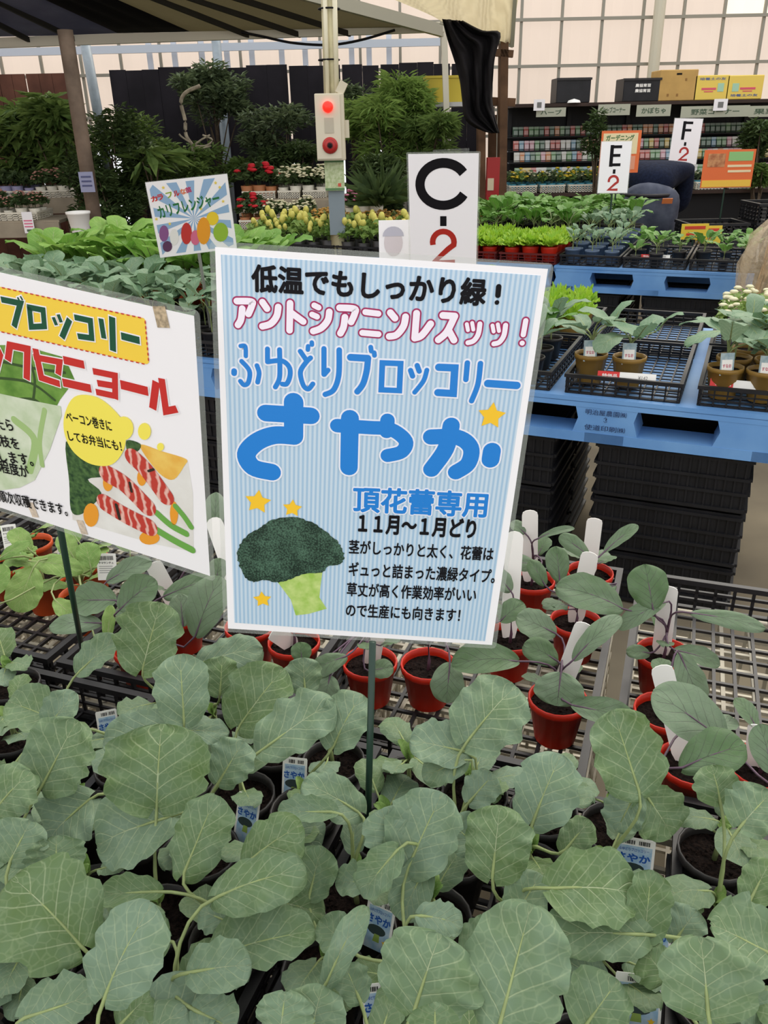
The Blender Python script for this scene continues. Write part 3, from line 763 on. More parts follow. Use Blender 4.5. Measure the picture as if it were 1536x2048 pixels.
for n, e in enumerate(FL):
    bx, by, tx, ty, w, z = e[:6]
    b = at_z(bx, by, z); D = depth(b)
    s_ = 0.22*(by-ty)/FPX*1.0
    t_ = at_d(tx, ty, D*(1+s_))
    # pull the pot search a little away from the tip so stalks slope outwards
    dirh = Vector((t_.x-b.x, t_.y-b.y, 0)); q = b-dirh*0.35
    leaves_for.setdefault(nearest(q, fpots), []).append((b, t_, w*D/FPX, n))
seed_n = 0
for k, (pp, rowj, coli) in enumerate(fpots):
    x, y, D = pix(pp+Vector((0, 0, 0.12)))
    if not (-260 < x < 1536+260 and 1250 < y < 2048+420) and k not in leaves_for: continue
    if not (-420 < x < 1536+420 and y < 2048+700) : continue
    if any((at_z(q[0], q[1], RIM_Z)-pp).xy.length < 0.092 for q in ((1405, 1585), (1500, 1530), (225, 1345))): continue
    # the gap in the photo around the empty pot by the stake
    t = thing('broccoli_seedling', 'broccoli seedling in black pot, %s pot from left, %s row from front' % (nth(coli), nth(rowj)), 'potted plant', pp, 0, 'broccoli seedlings in the front trays')
    pot_mesh(t, potblk, 0.0445, 0.076)
    rg = random.Random(k*31+7)
    crown = Vector((rg.uniform(-.006, .006), rg.uniform(-.006, .006), 0.076+rg.uniform(0.02, 0.035)))
    mb = MB(); mb.tube([(0, 0, 0.058), (crown.x*0.6, crown.y*0.6, 0.085), tuple(crown)], [0.0034, 0.003, 0.0026], 8); mb.build('stem', stemg, t, True)
    cw = pp+crown
    mine = leaves_for.get(k, [])
    for (b, t_, w, n) in mine:
        pf = cw if (b-cw).length > 0.02 else cw-Vector((0, 0, 0.02))
        leaf(t, b, t_, w, 'b', n, brass, bulge=random.Random(n).uniform(0.0, 0.16), cup=random.Random(n+5).choice((0.05, 0.15, 0.25, 0.4, 0.6)), ruf=random.Random(n+9).uniform(0.03, 0.09), petiole_from=pf)
    nf = 3 if mine else 5
    if y > 2048+100 or x < -120 or x > 1660: nf = 6
    for q in range(nf):
        a = rg.uniform(0, 6.28) if q else rg.uniform(-2.2, -0.9)
        dv = Vector((math.cos(a), math.sin(a), 0)); rr = rg.uniform(0.012, 0.035)
        low = (nf == 3 or nf == 5)
        hb = rg.uniform(0.0, 0.025) if low else rg.uniform(0.02, 0.06)
        b = cw+dv*rr+Vector((0, 0, hb)); ln = rg.uniform(0.035, 0.055) if low else rg.uniform(0.06, 0.085)
        t_ = b+(dv+Vector((0, 0, rg.uniform(-0.1, 0.5)))).normalized()*ln
        leaf(t, b, t_, ln*rg.uniform(0.75, 0.95), 'b', 1000+k*7+q, brass, bulge=0.08, cup=0.12, ruf=0.06, up=Vector((0, 0, 1)), petiole_from=cw-Vector((0, 0, 0.01)), nu=10, nv=8, prad=0.0014)
    # crinkled new growth in the heart
    for q in range(3):
        a = rg.uniform(0, 6.28); dv = Vector((math.cos(a)*0.5, math.sin(a)*0.5, 1))
        b = cw+Vector((0, 0, 0.002)); t_ = b+dv.normalized()*rg.uniform(0.018, 0.03)
        leaf(t, b, t_, 0.014, 'b', 5000+k*5+q, greenl, bulge=0.2, cup=0.5, ruf=0.12, petiole_from=cw-Vector((0, 0, 0.008)), nu=7, nv=6, prad=0.001, name='young_leaf')
    t['_k'] = k
del t['_k']
for o in COL.objects:
    if '_k' in o: del o['_k']

# printed blue labels standing in the broccoli pots
lab_blue = mat('label_blue_print', (150, 186, 214), 0.4, scale=90, rgb2=(196, 214, 226)); lab_ink = mat('label_blue_ink', (30, 86, 168), 0.4)
def seed_label(px, w, h, label, z=0.745, lean=-0.35, rot=0.0, Y=None):
    """white and blue label: top left corner pixel, width and visible height in metres"""
    p = at_z(px[0], px[1], z); R = Euler((math.radians(90)+lean, 0, rot), 'XYZ')
    root = thing('plant_label', label, 'label', p, 0, 'printed labels in the broccoli pots'); root.rotation_euler = R
    slab('card', [(0, 0), (w, 0), (w, 0.0), (w, 0)][:0] or [(0.001, 0), (0.0, -0.002), (0.0, -h), (w, -h), (w, -0.002), (w-0.001, 0)], -0.0004, 0, white_lab, root)
    slab('blue_print', [(0.003, -h), (w-0.003, -h), (w-0.003, -0.010), (0.003, -0.010)], 0, 0.0002, lab_blue, root)
    mb = MB(); rg = random.Random(3); x = w*0.25
    while x < w*0.85:
        bw = rg.choice((0.0004, 0.0007, 0.0011)); mb.quad((x, -0.008, 0.0005), (x+bw, -0.008, 0.0005), (x+bw, -0.003, 0.0005), (x, -0.003, 0.0005)); x += bw+rg.choice((0.0005, 0.0009))
        if w*0.5 < x < w*0.58: x = w*0.6
    mb.build('barcode', black_ink, root)
    text('small_lettering', 'ふゆどりブロッコリー', (w*0.12, -0.0165), (w*0.86, -0.0165), 0.0042, 0.0005, lab_ink, root, 0.01)
    text('blue_lettering', 'さやか', (w*0.08, -0.029), (w*0.90, -0.029), 0.0095, 0.0005, lab_ink, root, 0.04)
    dg_ = mat('label_dark_green', (46, 62, 60), 0.4)
    flat('broccoli_print', [(w*0.45+w*0.33*math.cos(a*math.pi/8), -0.0365+0.0060*math.sin(a*math.pi/8)) for a in range(16)], 0.0004, dg_, root)
    if h > 0.05:
        flat('broccoli_print', [(w*0.40, -0.041), (w*0.36, -0.050), (w*0.6, -0.050), (w*0.58, -0.041)], 0.00045, mat('label_light_green', (150, 176, 84), 0.4), root)
        flat('star', star_pts((w*0.8, -0.048), 0.004), 0.0006, mat('yellow_star_ink', (250, 200, 44)), root)
for n_, (px, w, h, ro, d_) in enumerate((((1231, 1669), 0.046, 0.075, -0.26, 'beside the tall stalk right of the sign'), ((1232, 1942), 0.046, 0.075, -0.18, 'at the bottom right between big leaves'),
        ((478, 1582), 0.034, 0.065, -0.5, 'left of the green sign stake'), ((566, 1512), 0.034, 0.06, -0.2, 'behind leaves just left of the stake'),
        ((738, 1788), 0.034, 0.06, -0.5, 'in the gap below the blue sign stake'), ((722, 1970), 0.032, 0.06, 0.1, 'at the bottom of the gap below the stake'),
        ((262, 1922), 0.03, 0.06, -0.5, 'among big leaves at the lower left'), ((190, 1425), 0.03, 0.05, 0.3, 'under the leaves near the dark tray edge'), ((1286, 1840), 0.03, 0.07, 0.2, 'behind the narrow leaf in the right tray'))):
    seed_label(px, w, h, 'printed blue and white plant label '+d_, 0.735 if n_ != 7 else 0.72, rot=ro)

# ------------------------------------------------------------------ red-pot cabbage seedlings, white blank labels
RP = [((740,1322),'directly behind the green stake of the blue sign'),((856,1326),'under the lower edge of the blue sign'),((1135,1398),'nearest the camera, tipped beside the crate divider'),((1305,1300),'alone in the tray right of the divider'),
      ((1063,1158),'in the back row beside the sign'),((1228,1150),'at the back corner by the tray rim'),((1152,1240),'in the middle of the tray right of the sign'),((1020,1272),'half hidden by the right edge of the sign'),
      ((1405,1585),'hidden beneath leaves at the right of the table'),((622,1288),'behind the lower left corner of the blue sign'),((225,1345),'in the dark tray left of the tall lobed leaf'),((1500,1530),'at the right edge below a blank label'),
      ((500,1250),'behind the tall broccoli leaf left of the sign'),((360,1225),'under the grey cabbage leaves below the white sign'),((1330,1420),'beneath the big cabbage leaf at right')]
rpots = []
def in_tray(p):
    a, b = TI(p); best = min(back_a, key=lambda c: abs(c-a)); lim = TWB/2-0.013-0.047
    a = min(max(a, best-lim), best+lim)
    if b < 0.88: b = min(b, 0.565+TD/2-0.06); best = min(front_a, key=lambda c: abs(c-a)); lim = TW/2-0.06; a = min(max(a, best-lim), best+lim)
    else: b = min(max(b, 1.215-TD/2+0.06), 1.215+TD/2-0.06)
    return T(a, b, p.z)
for q, d_ in RP:
    p = at_z(q[0], q[1], RIM_Z); rpots.append((in_tray(Vector((p.x, p.y, POT_Z))), d_))
# push overlapping pots apart, keep each inside its tray
for it in range(30):
    for i in range(len(rpots)):
        for j in range(i):
            a, b = rpots[i][0], rpots[j][0]; d = a-b; L = d.length
            if L < 0.093: s_ = (0.093-L)/2; d = d/L if L > 1e-6 else Vector((1, 0, 0)); a += d*s_; b -= d*s_; a.xy = in_tray(a).xy; b.xy = in_tray(b).xy
CLV = [(1245,1216,1113,1172,82,.80),(1306,1216,1290,1128,82,.80),(1328,1205,1238,1258,38,.80),(1385,1226,1532,1256,40,.81),(1360,1308,1402,1412,60,.775),(1300,1306,1253,1303,34,.715),
 (1148,1318,1242,1232,46,.79),(1122,1345,1114,1412,100,.79),(1145,1410,1272,1442,62,.76),(1450,1484,1305,1385,118,.82),(1365,1534,1492,1488,92,.83),(1545,1545,1520,1448,62,.82),
 (1210,1102,1276,1050,27,.80),(1178,1112,1120,1070,36,.79),(1120,1162,1112,1092,48,.77),(1078,1076,1149,1056,16,.80),(1076,1130,1014,1124,36,.76),(1050,1066,1022,1044,28,.79),
 (1112,1266,1034,1232,66,.77),(1116,1322,1048,1288,56,.755),(1000,1242,1048,1206,48,.77),(1022,1182,988,1142,42,.78),(1036,1322,903,1328,68,.78),(900,1326,893,1406,68,.765),
 (692,1312,620,1346,44,.75),(738,1342,787,1334,42,.715),(604,1326,600,1284,42,.75),(660,1352,650,1402,50,.73),
 (230,1200,145,1200,72,.80),(240,1218,312,1160,68,.82),(214,1162,303,1122,46,.79),(328,1192,420,1156,52,.78),(366,1252,360,1188,48,.79),(390,1272,440,1152,78,.80),
 (200,1246,98,1252,50,.775),(430,1062,432,984,42,.84),(432,1164,440,1116,40,.80),(1230,1170,1160,1210,40,.76),(1350,1300,1440,1330,40,.74),(1090,1170,1060,1120,36,.77)]
cl = {}
for n, (bx, by, tx, ty, w, z) in enumerate(CLV):
    b = at_z(bx, by, z); D = depth(b); t_ = at_d(tx, ty, D*(1+0.22*(by-ty)/FPX)); dirh = Vector((t_.x-b.x, t_.y-b.y, 0))
    cl.setdefault(nearest(b-dirh*0.3, rpots), []).append((b, t_, w*D/FPX, n))
WL = {0: [((755, 1250), 1.0)], 9: [((545, 1262), 1.0)], 2: [((1172, 1246), 1.0)], 3: [((1338, 1172), 1.0)], 4: [((1060, 1020), 1.0)], 5: [((1190, 1036), 1.0)], 6: [((1181, 1104), 1.0)], 7: [((1030, 1062), 1.0)], 8: [((1322, 1330), 1.0)], 11: [((1520, 1450), 1.0)], 13: [((305, 1125), 1.0)], 12: [((425, 1035), 1.0)], 14: [], 10: [((268, 1205), 1.0)], 1: []}
def blank_label(root, top_px, px_pot, w=0.030):
    """white rounded label pushed into the soil; top edge centre given by pixel"""
    # its foot stands in the pot, the head rises towards the viewer's left/right as pictured
    foot = px_pot+Vector((0, 0.012, 0.055)); zt = 0.785
    # choose the height at which the top pixel lies closest above the pot
    best = min((((at_z(*top_px, z)-foot).xy.length+abs((at_z(*top_px, z)-foot).length-0.125)*0.5), z) for z in [0.74+0.005*i for i in range(26)])
    top = at_z(*top_px, best[1]); org = root.location
    d = top-foot; L = d.length; ey = d/L; side = Vector((1, 0, 0)).cross(ey); n = ey.cross(Vector((1, 0, 0))).normalized()*-1
    up = CAM-top; ez = (up-ey*up.dot(ey)).normalized(); ex = ey.cross(ez)
    mb = MB(); pts = []
    for x, y in [(-0.3, 0), (0.3, 0), (0.5, 0.16), (0.5, 0.93), (0.44, 0.97), (0.25, 0.992), (0, 1.0), (-0.25, 0.992), (-0.44, 0.97), (-0.5, 0.93), (-0.5, 0.16)]:
        pts.append(foot-org+ex*(x*w)+ey*(y*L))
    t_ = ez*0.0007; N_ = len(pts)
    mb.poly([p+t_ for p in pts]); mb.poly([p-t_ for p in reversed(pts)])
    for i in range(N_): a, b = pts[i], pts[(i+1) % N_]; mb.quad(a-t_, b-t_, b+t_, a+t_)
    mb.build('plant_label', white_lab, root)
for k, (pp, d_) in enumerate(rpots):
    t = thing('cabbage_seedling', 'red-potted cabbage seedling '+d_, 'potted plant', pp, 0, 'cabbage seedlings in red pots')
    pot_mesh(t, potred, 0.0455, 0.076)
    rg = random.Random(k*13+2); crown = Vector((0, 0, 0.076+rg.uniform(0.02, 0.045))); cw = pp+crown
    mb = MB(); mb.tube([(0, 0, 0.058), (0.002, 0, 0.08), tuple(crown)], [0.0030, 0.0026, 0.0022], 8); mb.build('stem', stemp, t, True)
    for (b, t_, w, n) in cl.get(k, []):
        leaf(t, b, t_, w, 'c', 300+n, cabb, bulge=random.Random(n).uniform(0.03, 0.14), cup=random.Random(n+5).uniform(0.1, 0.3), ruf=0.02, petiole_from=cw, pm=stemp, prad=0.0015)
    for q in range(2 if k in cl else 4):
        a = rg.uniform(0, 6.28); dv = Vector((math.cos(a), math.sin(a), 0)); b = cw+dv*0.02+Vector((0, 0, rg.uniform(-0.01, 0.015))); ln = rg.uniform(0.035, 0.05)
        leaf(t, b, b+(dv+Vector((0, 0, rg.uniform(0, .6)))).normalized()*ln, ln*0.7, 'c', 700+k*5+q, cabb, petiole_from=cw-Vector((0, 0, 0.01)), pm=stemp, up=Vector((0, 0, 1)), nu=10, nv=8, prad=0.0012)
    for (tp, _) in WL.get(k, []): blank_label(t, tp, pp)

# ------------------------------------------------------------------ orange pots with light green seedlings, left
OP = [((88,1150),'second from the picture edge, below the white sign'),((190,1192),'beside the green stake of the white sign'),((15,1125),'at the very left edge below the white sign'),((60,1085),'half hidden behind the white sign, left'),((170,1120),'behind the stake of the white sign'),((-70,1180),'outside at the left end')]
op = [(in_tray(Vector((at_z(q[0], q[1], RIM_Z).x, at_z(q[0], q[1], RIM_Z).y, POT_Z))), d_) for q, d_ in OP]
for it in range(30):
    for i in range(len(op)):
        for j in range(i):
            a, b = op[i][0], op[j][0]; d = a-b; L = d.length
            if L < 0.093: s_ = (0.093-L)/2; d = d/max(L, 1e-6); a += d*s_; b -= d*s_; a.xy = in_tray(a).xy; b.xy = in_tray(b).xy
        for rp in rpots:
            a, b = op[i][0], rp[0]; d = a-b; L = d.length
            if L < 0.093: a += d/L*(0.093-L)
GLV = [(66,1136,34,1224,72,.79),(62,1122,166,1140,48,.79),(182,1136,170,1084,48,.79),(0,1116,60,1084,28,.79),(-12,1190,6,1128,44,.79),(60,1100,20,1060,40,.78),(150,1120,120,1070,40,.77),(110,1200,150,1240,40,.75),(215,1280,222,1210,26,.76),(260,1100,235,1060,40,.8)]
gl = {}
for n, (bx, by, tx, ty, w, z) in enumerate(GLV):
    b = at_z(bx, by, z); D = depth(b); t_ = at_d(tx, ty, D*(1+0.22*(by-ty)/FPX)); gl.setdefault(nearest(b, op), []).append((b, t_, w*D/FPX, n))
for k, (pp, d_) in enumerate(op):
    t = thing('greens_seedling', 'orange-potted light green seedling '+d_, 'potted plant', pp, 0, 'greens seedlings in orange pots')
    pot_mesh(t, potora, 0.0455, 0.076); cw = pp+Vector((0, 0, 0.095)); rg = random.Random(k+50)
    mb = MB(); mb.tube([(0, 0, 0.058), (0, 0, 0.095)], [0.003, 0.0024], 8); mb.build('stem', stemg, t, True)
    for (b, t_, w, n) in gl.get(k, []): leaf(t, b, t_, w, 'k', 400+n, greenl, petiole_from=cw, prad=0.0016)
    for q in range(4):
        a = rg.uniform(0, 6.28); dv = Vector((math.cos(a), math.sin(a), 0)); b = cw+dv*0.02+Vector((0, 0, rg.uniform(0, 0.02))); ln = rg.uniform(0.04, 0.06)
        leaf(t, b, b+(dv+Vector((0, 0, rg.uniform(0, .6)))).normalized()*ln, ln*0.7, 'k', 800+k*5+q, greenl, petiole_from=cw-Vector((0, 0, 0.01)), up=Vector((0, 0, 1)), nu=10, nv=8, prad=0.0013)
def white_tag(px, z, w, h, label, rot=0.0):
    p = at_z(px[0], px[1], z); root = thing('plant_label', label, 'label', p, 0, 'white barcode labels in the orange pots'); root.rotation_euler = Euler((math.radians(75), 0, rot), 'XYZ')
    slab('card', [(0, 0), (0, -h), (w, -h), (w, 0), (w*0.5, 0.001)], -0.0004, 0, white_lab, root)
    mb = MB(); rg = random.Random(7); x = w*0.12
    while x < w*0.85: bw = rg.choice((0.0005, 0.001)); mb.quad((x, -0.012, 0.0004), (x+bw, -0.012, 0.0004), (x+bw, -0.004, 0.0004), (x, -0.004, 0.0004)); x += bw+rg.choice((0.0006, 0.001))
    mb.build('barcode', black_ink, root)
    text('small_lettering', 'チマサンチュ', (w*0.1, -0.019), (w*0.85, -0.019), 0.004, 0.0004, black_ink, root, 0.02)
    mb = MB()
    for i in range(4): mb.quad((w*0.1, -0.024-i*0.004, 0.0004), (w*0.8, -0.024-i*0.004, 0.0004), (w*0.8, -0.023-i*0.004, 0.0004), (w*0.1, -0.023-i*0.004, 0.0004))
    mb.build('print_lines', mat('grey_ink', (120, 120, 118)), root)
white_tag((0, 1052), .80, 0.028, 0.06, 'white barcode label at the left edge below the white sign', 0.3)
white_tag((112, 1075), .80, 0.026, 0.06, 'white barcode label beside the green stake of the white sign')
white_tag((192, 1108), .795, 0.036, 0.05, 'white barcode label right of the stake behind grey leaves')

# ------------------------------------------------------------------ plants for the middle distance
def mid_plant(name, label, cat, potm, lm, kind, n, L, asp, seed, h0=0.02, spread=0.6, pr=0.043, ph=0.075, pm=None, group=None, stemh=0.03, tilt=(0.2, 1.1)):
    t = thing(name, label, cat, (0, 0, -50), 0, group); rg = random.Random(seed)
    mb = MB(); mb.lathe([(pr*0.72, 0), (pr*0.95, ph*0.85), (pr, ph*0.86), (pr, ph), (pr*0.93, ph), (pr*0.9, ph*0.85)], 12); mb.build('pot', potm, t, True)
    mb = MB(); mb.poly([(pr*0.92*math.cos(a*math.pi/6), pr*0.92*math.sin(a*math.pi/6), ph*0.86) for a in range(12)]); mb.build('soil', soil, t)
    t.location = (0, 0, 0); crown = Vector((0, 0, ph+stemh))
    mb = MB(); mb.tube([(0, 0, ph*0.8), tuple(crown)], [0.003, 0.0025], 6); mb.build('stem', pm or stemg, t)
    for q in range(n):
        a = 2*math.pi*q/n*1.0+rg.uniform(-0.4, 0.4); dv = Vector((math.cos(a), math.sin(a), 0)); b = crown+dv*L*rg.uniform(0.2, spread)+Vector((0, 0, h0+rg.uniform(0, L*0.5)))
        ln = L*rg.uniform(0.75, 1.1); tp = b+(dv+Vector((0, 0, rg.uniform(*tilt)))).normalized()*ln
        leaf(t, b, tp, ln*asp, kind, seed*50+q, lm, bulge=rg.uniform(0.05, 0.15), cup=0.2, ruf=0.05, up=Vector((0, 0, 1)), petiole_from=crown-Vector((0, 0, 0.01)), pm=pm, nu=8, nv=6, prad=0.0018)
    return t
def lettuce(name, label, potm, lm, seed, r=0.06, n=16, group=None, hh=0.08):
    """ruffled head: frilled leaves set round a heart, each a part"""
    t = thing(name, label, 'potted plant', (0, 0, 0), 0, group); rg = random.Random(seed); pr, ph = 0.043, 0.072
    mb = MB(); mb.lathe([(pr*0.72, 0), (pr, ph*0.86), (pr, ph), (pr*0.93, ph)], 12); mb.poly([(pr*0.9*math.cos(a*math.pi/6), pr*0.9*math.sin(a*math.pi/6), ph*0.9) for a in range(12)]); mb.build('pot', potm, t, True)
    for q in range(n):
        a = q*2.4; f = (q+1)/n; rr = r*(0.35+0.65*f); mb = MB(); mb.uv = []; nu, nv = 5, 14; ph0 = rg.uniform(0, 6)
        for i in range(nu+1):
            for j in range(nv+1):
                u = i/nu; v = -1+2*j/nv; aa = a+v*(0.75-0.15*u)*min(1, 0.35+u*1.6)
                R = rr*(0.2+0.85*u*(1-0.22*v*v))*(1+0.06*math.sin(v*9+ph0)*u*u); z = 0.072+(hh*(1.15-f*0.85))*math.sin(min(1, u*0.8)*math.pi*0.5)*(1-0.3*v*v*u)+0.007*math.sin(v*12+ph0)*u*u+0.004*math.sin(v*23+ph0)*u*u
                mb.v.append((R*math.cos(aa), R*math.sin(aa), z)); mb.uv.append((u, v*0.5+0.5))
        for i in range(nu):
            for j in range(nv): k = i*(nv+1)+j; mb.f.append((k, k+1, k+nv+2, k+nv+1)); mb.m.append(0)
        mb.build('leaf', lm, t, True)
    return t
limeleaf = leafmat('lettuce_leaf', (172, 206, 60), (206, 226, 130), (132, 184, 44), transl=0.35)
midgreen = leafmat('mid_green_leaf', (104, 150, 62), (170, 200, 120), (76, 124, 48))
blueg = leafmat('blue_green_leaf', (124, 150, 118), (200, 214, 180), (104, 140, 104))
brightg = leafmat('bright_cabbage_leaf', (134, 174, 78), (196, 214, 132), (94, 146, 52), transl=0.35)
potamber = mat('amber_pot_plastic', (150, 116, 52), 0.4, transl=0.1)
def tray_on(o, a, b, z, label, w=0.355, d=0.52, h=0.062, m=None, group='black trays on the pallets'):
    return lattice('seedling_tray', label, 'tray', w, d, h, m or blk2, PG(o, a, b, z), YP, 9, 13, 3, rim=0.012, bar=0.0045, group=group)
ZP = 0.722
# right near pallet
tray_on(nearC, 0.035, 0.285, ZP, 'black tray with two broccoli seedlings at the near pallet edge')
tray_on(nearC, 0.43, 0.285, ZP, 'black tray crowded with broccoli seedlings at the right picture edge')
tray_on(nearC, 0.035, 0.83, ZP, 'empty black tray behind the two broccoli seedlings')
tray_on(nearC, 0.43, 0.83, ZP, 'black tray with pale flowering herbs behind the crowded tray')
tray_on(nearC, -0.36, 0.285, ZP, 'black tray with greens just right of the blue sign')
tray_on(nearC, -0.36, 0.83, ZP, 'black tray with yellow-green lettuce right of the blue sign')
protos = [mid_plant('broccoli_seedling', 'x', 'potted plant', potamber, blueg, 'b', 6, 0.088, 0.66, 11+i, spread=0.75, group='broccoli seedlings on the near pallet', tilt=(-0.35, 0.9)) for i in range(3)]
def pix_near(px, z=ZP+0.08): return at_z(px[0], px[1], z)
seedspots = [((1160, 705), 'left of the two in the near tray'), ((1238, 715), 'right of the two in the near tray'), ((1392, 728), 'nearest in the crowded tray'), ((1480, 735), 'second nearest in the crowded tray'),
             ((1560, 740), 'beyond the picture edge in the crowded tray'), ((1400, 668), 'in the second row of the crowded tray'), ((1490, 668), 'second row of the crowded tray, right'), ((1440, 640), 'rear middle of the crowded tray'), ((1545, 650), 'rear right of the crowded tray')]
used = [False]*3
def place(pr, i, lb, loc, rz, group=None, sc=None):
    if not pr[1][i]:
        o = pr[0][i]; pr[1][i] = True; o.location = loc; o.rotation_euler = (0, 0, rz); o['label'] = lb
        if sc: o.scale = (sc,)*3
        if group: o['group'] = group
        return o
    return dup(pr[0][i], lb, loc, rz, group, sc)
PR = (protos, [False]*3); rg = random.Random(77)
tagm = mat('seedling_tag_print', (132, 158, 168), 0.4, scale=60, rgb2=(176, 190, 190)); tagr = mat('tag_pink_ink', (196, 90, 110), 0.4)
for i, (q, d_) in enumerate(seedspots):
    ab = [(-0.085, 0.15), (0.035, 0.15), (0.32, 0.12), (0.43, 0.12), (0.54, 0.12), (0.34, 0.25), (0.45, 0.25), (0.38, 0.38), (0.50, 0.38)][i]; p = PG(nearC, ab[0], ab[1], ZP+0.0085)
    place(PR, i % 3, 'broccoli seedling in amber pot, '+d_, p, rg.uniform(0, 6), sc=1.25)
for q, d_ in (((1157, 690), 'left pot of the near tray'), ((1228, 695), 'second pot of the near tray'), ((1395, 715), 'nearest pot of the crowded tray'), ((1484, 704), 'second pot of the crowded tray')):
    ab = {'left': (-0.085, 0.15), 'second': (0.035, 0.15), 'nearest': (0.32, 0.12)}.get(d_.split()[0], None) if 'crowded' not in d_ else ((0.32, 0.12) if 'nearest' in d_ else (0.43, 0.12)); p = PG(nearC, ab[0], ab[1]-0.032, ZP+0.150); t = thing('plant_label', 'small printed seedling label standing in the '+d_, 'label', p, 0, 'printed labels on the near pallet'); t.rotation_euler = Euler((math.radians(80), 0, rg.uniform(-0.3, 0.1)), 'XYZ')
    slab('card', [(-0.021, -0.066), (0.021, -0.066), (0.021, 0), (-0.021, 0)], -0.0005, 0, tagm, t); slab('white_panel', [(-0.016, -0.06), (0.016, -0.06), (0.016, -0.02), (-0.016, -0.02)], 0, 0.0003, white_lab, t)
    text('pink_lettering', 'すなお', (-0.013, -0.043), (0.013, -0.043), 0.010, 0.0006, tagr, t, 0.03)
for q, d_ in (((1085, 560), 'x'),): pass
lz = [lettuce('lettuce_seedling', 'x', potamber, limeleaf, 5, 0.07, 14, 'lettuce seedlings right of the sign'), lettuce('lettuce_seedling', 'x', potamber, limeleaf, 6, 0.065, 14, 'lettuce seedlings right of the sign')]
PL = (lz, [False]*2)
for i, (a, b) in enumerate([(-0.46, 0.70), (-0.36, 0.70), (-0.26, 0.70), (-0.46, 0.82), (-0.36, 0.82), (-0.26, 0.82), (-0.46, 0.94), (-0.36, 0.94), (-0.26, 0.94)]):
    place(PL, i % 2, 'yellow-green lettuce right of the blue sign, %s pot, %s row' % (nth(i % 3), nth(i//3)), PG(nearC, a, b, ZP+0.0085), i*1.3, sc=1.1)
mg = [mid_plant('greens_seedling', 'x', 'potted plant', potblk, midgreen if i else blueg, 'k', 6, 0.10, 0.55, 31+i, spread=0.5, group='greens at the sign edge', tilt=(0.3, 1.4)) for i in range(2)]
PM = (mg, [False]*2)
for i, (a, b) in enumerate([(-0.47, 0.12), (-0.37, 0.12), (-0.27, 0.12), (-0.47, 0.25), (-0.37, 0.25), (-0.27, 0.25), (-0.47, 0.40), (-0.37, 0.40), (-0.27, 0.40)]):
    place(PM, i % 2, 'leafy green seedling beside the blue sign, %s pot, %s row' % (nth(i % 3), nth(i//3)), PG(nearC, a, b, ZP+0.0085), i*1.7)
# flowering herbs with pale blossoms
def herb(label, potm, lm, fm, seed, r=0.05, nf=10, group=None, fr=0.012, hh=0.09, nl=60, ls=0.022, fy=1.0, pr=0.043, name='flowering_plant'):
    t = thing(name, label, 'potted plant', (0, 0, 0), 0, group); rg = random.Random(seed); ph = 0.07
    mb = MB(); mb.lathe([(pr*0.72, 0), (pr, ph), (pr*0.93, ph)], 10); mb.poly([(pr*0.9*math.cos(a*math.pi/5), pr*0.9*math.sin(a*math.pi/5), ph*0.92) for a in range(10)]); mb.build('pot', potm, t, True)
    mb = MB()
    for q in range(nl):
        a = rg.uniform(0, 6.28); e = math.acos(rg.random()); c = Vector((r*math.sin(e)*math.cos(a), r*math.sin(e)*math.sin(a), ph+hh*0.25+hh*0.7*math.cos(e)*rg.uniform(0.5, 1)))
        R = Euler((rg.uniform(-0.9, 0.9), rg.uniform(-0.9, 0.9), rg.uniform(0, 6))).to_matrix(); s_ = ls*rg.uniform(0.7, 1.2)
        P = [Vector((-s_, 0, 0)), Vector((0, -s_*0.5, s_*0.1)), Vector((s_, 0, 0)), Vector((0, s_*0.5, s_*0.1))]; mb.poly([c+R @ p for p in P])
    for q in range(4): a = q*1.6; mb.tube([(0.004*math.cos(a), 0.004*math.sin(a), ph*0.9), (r*0.5*math.cos(a), r*0.5*math.sin(a), ph+hh*0.6)], 0.002, 4)
    mb.build('foliage', lm, t)['kind'] = 'stuff'
    if nf:
        mb = MB()
        for q in range(nf):
            a = rg.uniform(0, 6.28); e = math.acos(1-rg.random()*0.8); c = (r*1.05*math.sin(e)*math.cos(a), r*1.05*math.sin(e)*math.sin(a), ph+hh*0.3+hh*0.75*math.cos(e))
            mb.lathe([(0.0005, -fr*0.3*fy), (fr*0.9, 0), (fr, fr*0.25*fy), (fr*0.6, fr*0.55*fy), (0.0005, fr*0.6*fy)], 7, c)
        mb.build('flowers', fm, t, True)['kind'] = 'stuff'
    return t
dg1 = mat('dark_foliage', (88, 108, 62), 0.6, 0.3, scale=14, rgb2=(50, 68, 38), transl=0.2); dg2 = mat('mid_foliage', (126, 150, 80), 0.6, 0.3, scale=14, rgb2=(76, 104, 50), transl=0.25)
dg3 = mat('light_foliage', (146, 172, 90), 0.6, 0.3, scale=14, rgb2=(92, 126, 54), transl=0.3); dg4 = mat('grey_green_foliage', (114, 130, 92), 0.6, 0.3, scale=14, rgb2=(66, 82, 58), transl=0.2)
fl_w = mat('cream_blossom', (232, 226, 190), 0.6, transl=0.2); fl_p = mat('pink_blossom', (214, 130, 160), 0.6, transl=0.2); fl_y = mat('yellow_blossom', (236, 206, 60), 0.6, transl=0.2); fl_r = mat('red_blossom', (206, 30, 44), 0.6, transl=0.2); fl_s = mat('salmon_blossom', (206, 150, 134), 0.6, transl=0.2)
H1 = ([herb('x', potblk, dg3, fl_w, 3, 0.055, 12, 'pale flowering herbs on the near pallet', 0.014, 0.10)], [False])
